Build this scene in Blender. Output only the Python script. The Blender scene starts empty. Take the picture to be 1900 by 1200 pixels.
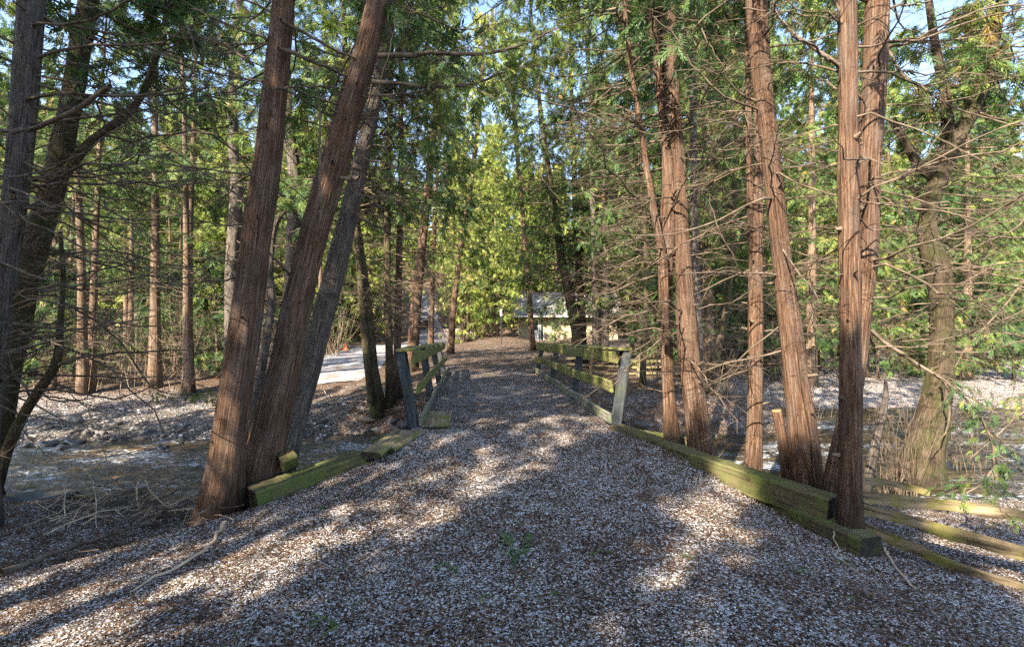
import bpy, math, random
import numpy as np
from mathutils import Vector, Matrix
SC = bpy.context.scene
COL = SC.collection
R = math.radians

# ------------------------------------------------------------------ camera, sky, sun, exposure
F = 900.0; CX = 950.0; HY = 630.0; EYE = 1.6           # photo focal length and horizon in photo pixels
cam_d = bpy.data.cameras.new("camera"); cam = bpy.data.objects.new("camera", cam_d); COL.objects.link(cam)
cam.location = (0, 0, EYE); cam.rotation_euler = (R(90), 0, 0)
cam_d.sensor_width = 36; cam_d.sensor_fit = 'HORIZONTAL'; cam_d.lens = 36 * F / 1900
cam_d.shift_y = (HY - 600) / 1900
cam_d.clip_start = 0.05; cam_d.clip_end = 2000
SC.camera = cam
SUN_EL = R(37); TRAVEL = Vector((0.56, 0.83, 0)).normalized()   # the light runs away from us to the right
w = bpy.data.worlds.new("World"); SC.world = w; w.use_nodes = True
nt = w.node_tree; nt.nodes.clear()
sky = nt.nodes.new('ShaderNodeTexSky'); sky.sky_type = 'NISHITA'; sky.sun_disc = False
sky.sun_elevation = SUN_EL; sky.sun_rotation = math.atan2(-TRAVEL.x, -TRAVEL.y)
sky.air_density = 1.0; sky.dust_density = 1.2; sky.ozone_density = 1.2
bgn = nt.nodes.new('ShaderNodeBackground'); bgn.inputs[1].default_value = 0.125
won = nt.nodes.new('ShaderNodeOutputWorld')
nt.links.new(sky.outputs[0], bgn.inputs[0]); nt.links.new(bgn.outputs[0], won.inputs[0])
sl = bpy.data.lights.new("sun", 'SUN'); sl.energy = 5.0; sl.angle = R(0.5); sl.color = (1.0, 0.86, 0.66)
so = bpy.data.objects.new("sun", sl); COL.objects.link(so)
ldir = Vector((TRAVEL.x * math.cos(SUN_EL), TRAVEL.y * math.cos(SUN_EL), -math.sin(SUN_EL)))
so.rotation_euler = ldir.to_track_quat('-Z', 'Y').to_euler(); so.location = (-10, -15, 30)
SC.view_settings.view_transform = 'Standard'; SC.view_settings.look = 'None'
SC.view_settings.exposure = 2.3; SC.view_settings.gamma = 1.0
try:
    SC.cycles.max_bounces = 6; SC.cycles.diffuse_bounces = 3; SC.cycles.glossy_bounces = 2
    SC.cycles.transmission_bounces = 3; SC.cycles.transparent_max_bounces = 4
    SC.cycles.use_denoising = False; SC.cycles.sample_clamp_direct = 5.0; SC.cycles.sample_clamp_indirect = 4.0
except Exception: pass

# ------------------------------------------------------------------ helpers
def P(px, py, Y):                                       # the point at depth Y that the photo shows at (px, py)
    return np.array([(px - CX) * Y / F, Y, EYE - (py - HY) * Y / F])
def lerp(v, xs, ys): return np.interp(v, xs, ys)
def sstep(v, a, b):
    t = np.clip((v - a) / (b - a), 0, 1); return t * t * (3 - 2 * t)

_rs = np.random.RandomState(5)
_lat = _rs.rand(256, 256)
def vnoise(x, y):
    x = np.asarray(x, float); y = np.asarray(y, float)
    xi = np.floor(x).astype(int); yi = np.floor(y).astype(int); fx = x - xi; fy = y - yi
    fx = fx * fx * (3 - 2 * fx); fy = fy * fy * (3 - 2 * fy)
    g = lambda i, j: _lat[i % 256, j % 256]
    return (g(xi, yi) * (1 - fx) + g(xi + 1, yi) * fx) * (1 - fy) + (g(xi, yi + 1) * (1 - fx) + g(xi + 1, yi + 1) * fx) * fy - .5

EDGE_L = ([-10, 2.0, 3.2, 4.16, 4.4, 5.2, 6.4, 14.5, 18, 24], [-6, -4.2, -3.2, -2.5, -2.2, -1.62, -1.3, -1.95, -2.6, -6])
EDGE_R = ([-10, 2.0, 3.0, 3.6, 4.06, 5.2, 6.4, 14.5, 18, 24], [5, 4.2, 3.2, 2.72, 2.55, 1.98, 1.32, .7, 1.0, 4])
DRIVE = np.array([(-5.4, 15.0), (-6.1, 17.2), (-6.8, 21), (-7.0, 28), (-7.3, 42), (-10.2, 60), (-13, 72)])
DRIVE_W = np.array([.5, 1.4, 2.1, 2.5, 1.9, 1.8, 2.0])

def H(X, Y, noise=True):
    X = np.asarray(X, float); Y = np.asarray(Y, float)
    hill = ([44, 58, 85, 125, 300], [1.5, 2.4, 15, 27, 40])
    mid = lerp(Y, [-80, 2, 5, 6.1, 6.6, 10.0, 10.5, 11.3, 15, 22] + hill[0], [.1, -.08, -.22, -.42, -.8, -.8, -.4, .2, .42, .75] + hill[1])
    lef = lerp(Y, [-80, 2, 5, 6.0, 6.6, 9.3, 9.9, 13.2, 16, 22] + hill[0], [.2, -.05, -.2, -.38, -.75, -.7, -.38, .0, .42, .75] + hill[1])
    rig = lerp(Y, [-80, 2, 5, 6.6, 7.3, 13.5, 14.6, 17, 22, 26] + hill[0], [-.2, -.2, -.26, -.38, -.75, -.75, -.34, .1, .5, .8] + hill[1])
    s = mid + (lef - mid) * sstep(X, -3.0, -5.5) + (rig - mid) * sstep(X, 4.5, 8.5)
    s = s + 9 * sstep(-X, 15, 50) * sstep(Y, 22, 52) + 2 * sstep(X, 25, 80) * sstep(Y, 20, 60)
    pz = lerp(Y, [-80, 2.3, 3.4, 4.5, 5.6, 6.4, 14.6, 18, 22, 44], [.05, .02, .09, .23, .37, .44, .62, .68, .76, 1.5])
    el = lerp(Y, *EDGE_L); er = lerp(Y, *EDGE_R)
    uu = np.where(X > (el + er) / 2, (X - (el + er) / 2) / (er - el) * 2, ((el + er) / 2 - X) / (er - el) * 2)
    pz = pz - np.where(X > (el + er) / 2, .20, .11) * sstep(uu, .45, 1.0) * sstep(-Y, -5.9, -4.2)
    out = np.maximum(np.maximum(el - X, X - er), 0)
    fall = lerp(Y, [2, 3.4, 4.2, 6.4, 14.6, 20, 24], [2.2, 1.1, .35, .3, 1.5, 4, 6])
    m = 1 - sstep(out, 0, fall)
    m = m * (1 - sstep(Y, 6.42, 6.7) * (1 - sstep(Y, 13.6, 14.5)))
    m = m * (1 - sstep(Y, 22, 30))
    h = s + (pz - s) * m
    h = h + .45 * np.exp(-((X + 1.6) / 2.8) ** 2 - ((Y - 39) / 3.5) ** 2) + .5 * np.exp(-((X - 6) / 2.0) ** 2 - ((Y - 41) / 1.6) ** 2)
    if noise:
        a = sstep(np.abs(Y - 8.3), 1.5, 4)
        h = h + .05 * vnoise(X * .9 + 7, Y * .9) * (1 - .6 * m) + .022 * vnoise(X * 3.1, Y * 3.1 + 9) + .012 * vnoise(X * 9, Y * 9)
        h = h + sstep(np.hypot(X, Y), 14, 40) * .5 * vnoise(X * .16, Y * .16)
    return h
def h1(x, y): return float(H(np.array([x]), np.array([y]))[0])

# ------------------------------------------------------------------ materials
def mat(name):
    m = bpy.data.materials.new(name); m.use_nodes = True
    t = m.node_tree; b = t.nodes['Principled BSDF']
    return m, t, b
def node(t, typ, **kw):
    n = t.nodes.new(typ)
    for k, v in kw.items():
        if k in n.inputs: n.inputs[k].default_value = v
        else: setattr(n, k, v)
    return n
def noise_n(t, vec, scale, detail=4, rough=.6):
    n = node(t, 'ShaderNodeTexNoise'); n.inputs['Scale'].default_value = scale; n.inputs['Detail'].default_value = detail
    n.inputs['Roughness'].default_value = rough
    if vec is not None: t.links.new(vec, n.inputs['Vector'])
    return n.outputs['Fac']
def mapping(t, vec, scale):
    n = node(t, 'ShaderNodeMapping'); n.inputs['Scale'].default_value = scale
    t.links.new(vec, n.inputs['Vector']); return n.outputs[0]
def ramp(t, fac, stops, interp='LINEAR'):
    n = node(t, 'ShaderNodeValToRGB'); n.color_ramp.interpolation = interp
    e = n.color_ramp.elements
    while len(e) < len(stops): e.new(.5)
    for i, (p, c) in enumerate(stops):
        e[i].position = p; e[i].color = (c[0], c[1], c[2], 1) if not isinstance(c, (int, float)) else (c, c, c, 1)
    t.links.new(fac, n.inputs[0]); return n.outputs[0]
def mix(t, fac, a, b):
    n = node(t, 'ShaderNodeMixRGB')
    for s, i in ((fac, 0), (a, 1), (b, 2)):
        if isinstance(s, (int, float)): n.inputs[i].default_value = s
        elif isinstance(s, tuple): n.inputs[i].default_value = (*s, 1)
        else: t.links.new(s, n.inputs[i])
    return n.outputs[0]
def mth(t, op, a, b=None):
    n = node(t, 'ShaderNodeMath'); n.operation = op
    for s, i in ((a, 0), (b, 1)):
        if s is None: continue
        if isinstance(s, (int, float)): n.inputs[i].default_value = s
        else: t.links.new(s, n.inputs[i])
    return n.outputs[0]
def bump(t, b, h, strength=.5, dist=.02):
    n = node(t, 'ShaderNodeBump'); n.inputs['Strength'].default_value = strength; n.inputs['Distance'].default_value = dist
    t.links.new(h, n.inputs['Height']); t.links.new(n.outputs[0], b.inputs['Normal'])
def attr(t, name):
    n = node(t, 'ShaderNodeAttribute'); n.attribute_name = name; return n
def objco(t): return node(t, 'ShaderNodeTexCoord').outputs['Object']
def poco(t): return node(t, 'ShaderNodeNewGeometry').outputs['Position']

def bark(name, dark, midc, light, moss=0.0, scale=75):
    m, t, b = mat(name)
    v = attr(t, 'bk').outputs['Vector']
    f1 = noise_n(t, mapping(t, v, (1, 1, .055)), scale, 6, .7)
    f2 = noise_n(t, mapping(t, v, (1, 1, .25)), 14, 4)
    f3 = noise_n(t, v, 3.0, 3)
    c = ramp(t, f1, [(.38, dark), (.5, midc), (.64, light)])
    c = mix(t, ramp(t, f2, [(.35, 0.0), (.7, .55)]), c, midc)
    c = mix(t, ramp(t, f3, [(.45, 0.0), (.75, .4)]), c, dark)
    f4 = noise_n(t, mapping(t, v, (2.2, 2.2, .8)), 2.6, 4, .6)
    c = mix(t, ramp(t, f4, [(.46, 0.0), (.66, .38)]), c, tuple(.4 * (sum(light) / 3) + .35 * x for x in light))
    f5 = noise_n(t, mapping(t, v, (1, 1, 2.2)), 11, 3, .5)
    c = mix(t, ramp(t, f5, [(.66, 0.0), (.74, .8)]), c, tuple(x * .5 for x in dark))
    sx = node(t, 'ShaderNodeSeparateXYZ'); t.links.new(v, sx.inputs[0])
    damp = mth(t, 'ADD', sx.outputs[2], mth(t, 'MULTIPLY', mth(t, 'SUBTRACT', f3, .5), 1.2))
    c = mix(t, ramp(t, damp, [(.25, .75), (.75, 0.0)]), c, tuple(x * .55 for x in dark))
    if moss:
        c = mix(t, ramp(t, f3, [(.5 - moss * .3, 0.0), (.75 - moss * .2, .75)]), c, (.06, .075, .018))
    t.links.new(c, b.inputs['Base Color']); b.inputs['Roughness'].default_value = .9
    b.inputs['Specular IOR Level'].default_value = .2
    hsum = mth(t, 'ADD', mth(t, 'MULTIPLY', f1, 1.0), mth(t, 'MULTIPLY', f2, .6))
    bump(t, b, hsum, 1.0, .04)
    return m
M = {}
M['bark_red'] = bark('cedar_bark', (.018, .011, .008), (.118, .066, .042), (.30, .20, .14), 0, 55)
M['bark_grey'] = bark('grey_bark', (.022, .017, .014), (.115, .095, .082), (.26, .225, .195))
M['bark_dark'] = bark('mossy_bark', (.022, .016, .011), (.085, .06, .04), (.20, .15, .10), .3)
M['bark_far'] = bark('distant_bark', (.045, .03, .02), (.16, .105, .07), (.32, .24, .18), 0, 30)
def twig_mat(name, a, bcol):
    m, t, b = mat(name)
    f = noise_n(t, poco(t), 7, 3)
    t.links.new(ramp(t, f, [(.35, a), (.65, bcol)]), b.inputs['Base Color']); b.inputs['Roughness'].default_value = .85
    b.inputs['Specular IOR Level'].default_value = .2
    return m
M['twig'] = twig_mat('dead_twig', (.055, .04, .028), (.16, .125, .095))
M['twig_pale'] = twig_mat('pale_stick', (.24, .18, .12), (.46, .37, .27))

def leaf_mat(name, stops, tr=.3):
    m, t, b = mat(name)
    a = attr(t, 'rnd').outputs['Fac']
    oi = node(t, 'ShaderNodeObjectInfo').outputs['Random']
    f = mth(t, 'FRACT', mth(t, 'ADD', mth(t, 'MULTIPLY', a, .8), mth(t, 'MULTIPLY', oi, .2)))
    c = ramp(t, f, stops)
    t.links.new(c, b.inputs['Base Color']); b.inputs['Roughness'].default_value = .55
    b.inputs['Specular IOR Level'].default_value = .35
    tn = node(t, 'ShaderNodeBsdfTranslucent'); t.links.new(c, tn.inputs['Color'])
    ms = node(t, 'ShaderNodeMixShader'); ms.inputs[0].default_value = tr
    t.links.new(b.outputs[0], ms.inputs[1]); t.links.new(tn.outputs[0], ms.inputs[2])
    t.links.new(ms.outputs[0], t.nodes['Material Output'].inputs['Surface'])
    return m
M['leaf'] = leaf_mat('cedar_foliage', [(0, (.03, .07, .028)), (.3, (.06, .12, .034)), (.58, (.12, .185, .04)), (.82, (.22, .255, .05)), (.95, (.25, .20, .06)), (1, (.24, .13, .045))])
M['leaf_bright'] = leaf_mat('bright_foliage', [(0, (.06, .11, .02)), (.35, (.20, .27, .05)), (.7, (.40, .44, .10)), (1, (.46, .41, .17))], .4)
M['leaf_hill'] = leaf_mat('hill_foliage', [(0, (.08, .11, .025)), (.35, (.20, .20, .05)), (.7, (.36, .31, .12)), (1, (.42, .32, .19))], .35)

def ground_mat():
    m, t, b = mat('snow_flecked_litter')
    p = poco(t); cov = attr(t, 'cov').outputs['Fac']; grv = attr(t, 'gravel').outputs['Fac']
    warp = node(t, 'ShaderNodeTexNoise'); warp.inputs['Scale'].default_value = 30; t.links.new(p, warp.inputs['Vector'])
    va = node(t, 'ShaderNodeVectorMath'); va.operation = 'MULTIPLY_ADD'
    t.links.new(warp.outputs['Color'], va.inputs[0]); va.inputs[1].default_value = (.03, .03, .03); t.links.new(p, va.inputs[2])
    vor = node(t, 'ShaderNodeTexVoronoi'); vor.inputs['Scale'].default_value = 80; t.links.new(va.outputs[0], vor.inputs['Vector'])
    sep = node(t, 'ShaderNodeSeparateColor'); t.links.new(vor.outputs['Color'], sep.inputs[0])
    cell = sep.outputs[0]; cell2 = sep.outputs[1]
    big = noise_n(t, p, 1.1, 4); med = noise_n(t, p, 6, 3)
    litter = ramp(t, cell2, [(0, (.014, .011, .010)), (.3, (.05, .034, .027)), (.6, (.105, .072, .052)), (.82, (.17, .105, .066)), (.95, (.24, .18, .12)), (1, (.32, .27, .20))])
    red = ramp(t, noise_n(t, p, 2.3, 4), [(.5, 0.0), (.78, .35)])
    litter = mix(t, red, litter, (.13, .075, .046))
    thr = mth(t, 'ADD', mth(t, 'MULTIPLY', cov, 1.0), mth(t, 'ADD', mth(t, 'MULTIPLY', mth(t, 'SUBTRACT', big, .5), .5), mth(t, 'MULTIPLY', mth(t, 'SUBTRACT', med, .5), .9)))
    sn = mth(t, 'MULTIPLY', mth(t, 'SUBTRACT', thr, cell), 9.0)
    sn = node(t, 'ShaderNodeClamp'); 
    c1 = mth(t, 'MULTIPLY', mth(t, 'SUBTRACT', thr, cell), 9.0); t.links.new(c1, sn.inputs[0])
    snow = ramp(t, noise_n(t, p, 90, 2), [(.3, (.34, .34, .35)), (.7, (.62, .63, .66))])
    col = mix(t, sn.outputs[0], litter, snow)
    v2 = node(t, 'ShaderNodeTexVoronoi'); v2.inputs['Scale'].default_value = 14; t.links.new(va.outputs[0], v2.inputs['Vector'])
    s2 = node(t, 'ShaderNodeSeparateColor'); t.links.new(v2.outputs['Color'], s2.inputs[0])
    gcol = ramp(t, s2.outputs[0], [(0, (.04, .037, .034)), (.5, (.11, .10, .09)), (.8, (.19, .18, .17)), (1, (.40, .40, .41))])
    gcol = mix(t, ramp(t, v2.outputs['Distance'], [(.25, 0.0), (.7, .8)]), gcol, (.03, .026, .022))
    col = mix(t, grv, col, gcol)
    t.links.new(col, b.inputs['Base Color']); b.inputs['Roughness'].default_value = .95
    b.inputs['Specular IOR Level'].default_value = .15
    hh = mth(t, 'ADD', mth(t, 'MULTIPLY', cell2, .6), mth(t, 'ADD', mth(t, 'MULTIPLY', med, .7), mth(t, 'MULTIPLY', mth(t, 'SUBTRACT', 1.0, vor.outputs['Distance']), .8)))
    bump(t, b, hh, .9, .02)
    return m
M['ground'] = ground_mat()

def chip_mat():
    m, t, b = mat('litter_chips')
    a = attr(t, 'rnd').outputs['Fac']
    c = ramp(t, a, [(0, (.02, .012, .009)), (.25, (.06, .038, .027)), (.45, (.11, .068, .046)), (.55, (.18, .10, .06)), (.62, (.27, .20, .13)), (.64, (.25, .24, .235)), (.8, (.40, .395, .40)), (.975, (.60, .60, .61)), (.98, (.06, .10, .02)), (1, (.10, .15, .03))], 'LINEAR')
    t.links.new(c, b.inputs['Base Color']); b.inputs['Roughness'].default_value = .9; b.inputs['Specular IOR Level'].default_value = .15
    return m
M['chips'] = chip_mat()

def wood(name, base, dark, moss, mossamt, grain=30):
    m, t, b = mat(name)
    o = objco(t)
    g = noise_n(t, mapping(t, o, (.05, 1, 1)), grain, 6, .75)
    n2 = noise_n(t, o, 2.6, 5); n3 = noise_n(t, o, 11, 4)
    c = ramp(t, g, [(.40, dark), (.54, base), (.8, tuple(min(1, x * 1.5) for x in base))])
    k = ramp(t, mth(t, 'ADD', mth(t, 'MULTIPLY', n2, .75), mth(t, 'MULTIPLY', n3, .35)), [(.62 - mossamt * .4, 0.0), (.74 - mossamt * .25, .92)])
    mossc = mix(t, n3, tuple(x * .55 for x in moss), tuple(min(1, x * 1.45) for x in moss))
    c = mix(t, k, c, mossc) if mossamt > 0 else c
    t.links.new(c, b.inputs['Base Color']); b.inputs['Roughness'].default_value = .85; b.inputs['Specular IOR Level'].default_value = .25
    bump(t, b, mth(t, 'ADD', g, mth(t, 'MULTIPLY', n3, .5)), .6, .008)
    return m
M['moss_beam'] = wood('mossy_timber', (.10, .085, .045), (.03, .024, .015), (.075, .09, .024), .38)
M['moss_rail'] = wood('mossy_rail', (.19, .17, .08), (.06, .05, .025), (.14, .155, .04), .5)
M['post'] = wood('weathered_post', (.055, .064, .074), (.02, .024, .028), (.05, .065, .035), .15)
M['plank'] = wood('weathered_plank', (.22, .17, .11), (.07, .05, .03), (.11, .12, .03), .2)
M['grey_wood'] = wood('grey_board', (.20, .20, .17), (.08, .08, .07), (.12, .14, .07), .3)
M['split'] = wood('split_rail_wood', (.21, .165, .105), (.03, .023, .015), (.12, .115, .03), .22, 16)
M['shaded_end'] = wood('shaded_sawn_end', (.03, .024, .018), (.012, .01, .008), (.03, .035, .01), .2)  # end grain coloured darker to stand in for the shadow on it
M['cut'] = wood('fresh_stub', (.30, .18, .09), (.12, .06, .03), (.1, .1, .03), 0)

def flat(name, col, rough=.6, metal=0, n=.12, sc=6):
    m, t, b = mat(name)
    f = noise_n(t, objco(t), sc, 4)
    t.links.new(ramp(t, f, [(.3, tuple(c * (1 - n) for c in col)), (.7, tuple(min(1, c * (1 + n)) for c in col))]), b.inputs['Base Color'])
    b.inputs['Roughness'].default_value = rough; b.inputs['Metallic'].default_value = metal
    return m
M['stucco'] = flat('tan_wall', (.33, .285, .19), .9); M['white'] = flat('white_paint', (.75, .75, .72), .5)
M['snow'] = flat('snow_cover', (.78, .79, .82), .9, 0, .1, 3); M['shingle'] = flat('grey_shingle', (.17, .165, .16), .9, 0, .3, 9)
M['glass'] = flat('dark_glass', (.05, .07, .07), .08); M['black'] = flat('black_metal', (.02, .02, .022), .5)
M['carpaint'] = flat('silver_car_paint', (.50, .56, .62), .3, .3); M['rubber'] = flat('rubber', (.02, .02, .02), .8)
M['lamp'] = flat('headlamp_glass', (.75, .75, .72), .15); M['orange'] = flat('orange_plastic', (.75, .12, .04), .5)
M['green_plastic'] = flat('green_plastic', (.05, .22, .09), .5)
M['picket'] = flat('grey_picket', (.33, .28, .25), .9, 0, .3)
def stone_mat():
    m, t, b = mat('river_stone')
    oi = node(t, 'ShaderNodeObjectInfo').outputs['Random']
    f = noise_n(t, objco(t), 9, 5)
    a = ramp(t, oi, [(0, (.04, .038, .036)), (.35, (.10, .095, .09)), (.7, (.17, .165, .16)), (1, (.16, .11, .07))])
    t.links.new(mix(t, ramp(t, f, [(.35, .55), (.65, 0.0)]), a, (.04, .035, .03)), b.inputs['Base Color']); b.inputs['Roughness'].default_value = .75
    bump(t, b, f, .5, .02); return m
M['stone'] = stone_mat()
def wet_stone():
    m, t, b = mat('wet_stone'); f = noise_n(t, objco(t), 9, 5)
    t.links.new(ramp(t, f, [(.3, (.02, .02, .02)), (.7, (.075, .07, .065))]), b.inputs['Base Color']); b.inputs['Roughness'].default_value = .35
    bump(t, b, f, .5, .02); return m
M['wet'] = wet_stone()
def gravel_mat():
    m, t, b = mat('gravel_stones'); a = attr(t, 'rnd').outputs['Fac']
    t.links.new(ramp(t, a, [(0, (.03, .028, .026)), (.4, (.09, .085, .08)), (.75, (.17, .165, .16)), (.9, (.16, .115, .08)), (.93, (.35, .35, .37)), (1, (.55, .55, .58))]), b.inputs['Base Color'])
    b.inputs['Roughness'].default_value = .8; return m
M['gravel'] = gravel_mat()
def water_mat():
    m, t, b = mat('stream_water')
    p = poco(t)
    n1 = noise_n(t, mapping(t, p, (1, 2.2, 1)), 3.2, 6, .6); n2 = noise_n(t, mapping(t, p, (1, 2.0, 1)), 13, 4, .65)
    c = ramp(t, n1, [(.36, (.010, .008, .005)), (.52, (.038, .027, .013)), (.70, (.12, .085, .04))])
    foam = ramp(t, mth(t, 'ADD', mth(t, 'MULTIPLY', n2, .55), mth(t, 'MULTIPLY', noise_n(t, mapping(t, p, (.5, 1.2, 1)), 1.1, 3), .6)), [(.625, 0.0), (.70, .85)])
    c = mix(t, foam, c, (.48, .53, .58))
    t.links.new(c, b.inputs['Base Color']); b.inputs['Roughness'].default_value = .05
    b.inputs['IOR'].default_value = 1.33; b.inputs['Specular IOR Level'].default_value = .8
    bump(t, b, mth(t, 'ADD', n1, mth(t, 'MULTIPLY', n2, .12)), .8, .14)
    return m
M['water'] = water_mat()
def drive_mat():
    m, t, b = mat('snowy_drive'); p = poco(t)
    f = noise_n(t, mapping(t, p, (1.2, .6, 1)), 2.2, 6, .7); g = noise_n(t, p, 30, 3)
    c = ramp(t, mth(t, 'ADD', mth(t, 'MULTIPLY', f, .8), mth(t, 'MULTIPLY', g, .2)), [(.38, (.15, .11, .085)), (.54, (.22, .22, .24)), (.78, (.38, .40, .45))])
    t.links.new(c, b.inputs['Base Color']); b.inputs['Roughness'].default_value = .9; bump(t, b, g, .4, .02); return m
M['drive'] = drive_mat()

# ------------------------------------------------------------------ mesh building
class MB:
    def __init__(s): s.v = []; s.q = []; s.bk = []; s.rn = []; s.n = 0
    def add(s, v, q, bk=None, rn=None):
        v = np.asarray(v, float).reshape(-1, 3); q = np.asarray(q, int).reshape(-1, 4)
        s.v.append(v); s.q.append(q + s.n); s.n += len(v)
        s.bk.append(v if bk is None else bk); s.rn.append(np.zeros(len(v)) if rn is None else rn)
    def tubes(s, Pt, Rd, sides=4, ridge=None, rn=None):
        Pt = np.asarray(Pt, float); Rd = np.asarray(Rd, float); N, K, _ = Pt.shape
        T = np.gradient(Pt, axis=1); T /= np.linalg.norm(T, axis=2, keepdims=True) + 1e-9
        mt = T.mean(axis=1); ax = np.argmin(np.abs(mt), axis=1); ref = np.eye(3)[ax][:, None, :]
        U = np.cross(T, np.broadcast_to(ref, T.shape)); U /= np.linalg.norm(U, axis=2, keepdims=True) + 1e-9
        V = np.cross(T, U)
        th = np.arange(sides) * 2 * math.pi / sides
        rr = Rd[:, :, None] * (1 if ridge is None else ridge)
        vv = Pt[:, :, None, :] + rr[..., None] * (np.cos(th)[None, None, :, None] * U[:, :, None, :] + np.sin(th)[None, None, :, None] * V[:, :, None, :])
        L = np.concatenate([np.zeros((N, 1)), np.cumsum(np.linalg.norm(np.diff(Pt, axis=1), axis=2), axis=1)], axis=1)
        r0 = Rd.max(axis=1)[:, None, None]
        bk = np.stack([np.broadcast_to(np.cos(th) * r0, (N, K, sides)), np.broadcast_to(np.sin(th) * r0, (N, K, sides)), np.broadcast_to(L[:, :, None], (N, K, sides))], -1)
        idx = np.arange(N * K * sides).reshape(N, K, sides); nx = np.roll(idx, -1, axis=2)
        q = np.stack([idx[:, :-1], nx[:, :-1], nx[:, 1:], idx[:, 1:]], -1)
        s.add(vv, q, bk.reshape(-1, 3), np.full(N * K * sides, 0.5) if rn is None else np.repeat(rn, K * sides))
    def place(s, tv, tq, pos, X, Y, Z, sc, rn):
        n = len(pos); m = len(tv)
        v = pos[:, None, :] + sc[:, None, None] * (tv[None, :, 0:1] * X[:, None, :] + tv[None, :, 1:2] * Y[:, None, :] + tv[None, :, 2:3] * Z[:, None, :])
        q = (np.asarray(tq)[None] + (np.arange(n) * m)[:, None, None])
        s.add(v, q, None, np.repeat(rn, m))
    def mesh(s, name, mats, smooth=True, offset=None, extra=None):
        me = bpy.data.meshes.new(name)
        v = np.concatenate(s.v); q = np.concatenate(s.q)
        if offset is not None: v = v - np.asarray(offset)
        me.vertices.add(len(v)); me.vertices.foreach_set('co', v.astype(np.float32).ravel())
        me.loops.add(q.size); me.loops.foreach_set('vertex_index', q.astype(np.int32).ravel())
        me.polygons.add(len(q)); me.polygons.foreach_set('loop_start', (np.arange(len(q)) * 4).astype(np.int32))
        me.polygons.foreach_set('use_smooth', np.full(len(q), smooth))
        a = me.attributes.new('bk', 'FLOAT_VECTOR', 'POINT'); a.data.foreach_set('vector', np.concatenate(s.bk).astype(np.float32).ravel())
        a = me.attributes.new('rnd', 'FLOAT', 'POINT'); a.data.foreach_set('value', np.concatenate(s.rn).astype(np.float32))
        for k, arr in (extra or {}).items():
            a = me.attributes.new(k, 'FLOAT', 'POINT'); a.data.foreach_set('value', arr.astype(np.float32).ravel())
        me.materials.append(mats); me.update(calc_edges=True)
        return me
def link(name, me, parent=None):
    o = bpy.data.objects.new(name, me); COL.objects.link(o)
    if parent is not None: o.parent = parent
    return o
def tag(o, label=None, cat=None, group=None, kind=None):
    if label: o['label'] = label
    if cat: o['category'] = cat
    if group: o['group'] = group
    if kind: o['kind'] = kind
    return o
def thing(name, label, cat, loc=(0, 0, 0), rotz=0, group=None):
    o = link(name, None); o.empty_display_size = .2; o.location = loc; o.rotation_euler = (0, 0, rotz)
    return tag(o, label, cat, group)
def copy_tree(o, loc, rotz, scale, label, group):
    c = o.copy(); COL.objects.link(c); c.location = loc; c.rotation_euler = (0, 0, rotz); c.scale = (scale,) * 3
    c['label'] = label; c['group'] = group
    for ch in list(o.children):
        d = ch.copy(); COL.objects.link(d); d.parent = c
    return c
def unit(v): return v / (np.linalg.norm(v, axis=-1, keepdims=True) + 1e-9)

# ------------------------------------------------------------------ ground, stream, drive
def sinh_axis(lo, hi, n, c, k):
    a = math.asinh((lo - c) / k); b = math.asinh((hi - c) / k)
    return c + k * np.sinh(np.linspace(a, b, n))
gx = sinh_axis(-260, 260, 420, 0, 3.2); gy = sinh_axis(-120, 320, 460, 5.5, 3.4)
GX, GY = np.meshgrid(gx, gy); GZ = H(GX, GY)
def grid_quads(nr, nc):
    i = np.arange(nr * nc).reshape(nr, nc)
    return np.stack([i[:-1, :-1], i[:-1, 1:], i[1:, 1:], i[1:, :-1]], -1).reshape(-1, 4)
mb = MB(); mb.add(np.stack([GX, GY, GZ], -1), grid_quads(len(gy), len(gx)))
el = lerp(GY, *EDGE_L); er = lerp(GY, *EDGE_R)
onpath = 1 - sstep(np.maximum(np.maximum(el - GX, GX - er), 0), 0, .8)
cov = .12 + .15 * onpath * (1 - .45 * sstep(GY, 24, 36)) + .06 * (1 - sstep(GY, 3, 9))
cov = cov + .12 * sstep(GX, 2.5, 4) * (1 - sstep(GY, 4, 8)) + .30 * sstep(GX, 5.5, 8.5) * sstep(GY, 13.5, 15) * (1 - sstep(GY, 28, 40))
cov = cov - .16 * sstep(GY, 13, 17) * (1 - sstep(GX, 5, 8)) + .22 * (1 - sstep(GX, -6.5, -4.5)) * sstep(GY, 10, 10.8) * (1 - sstep(GY, 12.8, 14.6))
cov = np.clip(cov - .10 * sstep(GY, 40, 60), 0, 1)
gr = (1 - sstep(GX, -4.6, -3.4)) * sstep(GY, 8.8, 9.4) * (1 - sstep(GY, 11.0, 13.0)) * .8 + sstep(GY, 6.2, 6.7) * (1 - sstep(GY, 9.8, 10.6)) * .9
gro = link('ground', mb.mesh('ground', M['ground'], True, None, {'cov': cov, 'gravel': np.clip(gr, 0, 1)})); tag(gro, kind='structure')

wx = np.linspace(-32, 40, 420); wy = np.linspace(5.4, 17.5, 150)
WX, WY = np.meshgrid(wx, wy)
WZ = -.43 + .04 * vnoise(WX * 1.3 + 3, WY * 2.6) + .05 * vnoise(WX * 3.0, WY * 6.5 + 4) + .02 * vnoise(WX * 7, WY * 13)
mb = MB(); mb.add(np.stack([WX, WY, WZ], -1), grid_quads(len(wy), len(wx)))
tag(link('stream_water', mb.mesh('stream_water', M['water'])), kind='structure')

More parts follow.
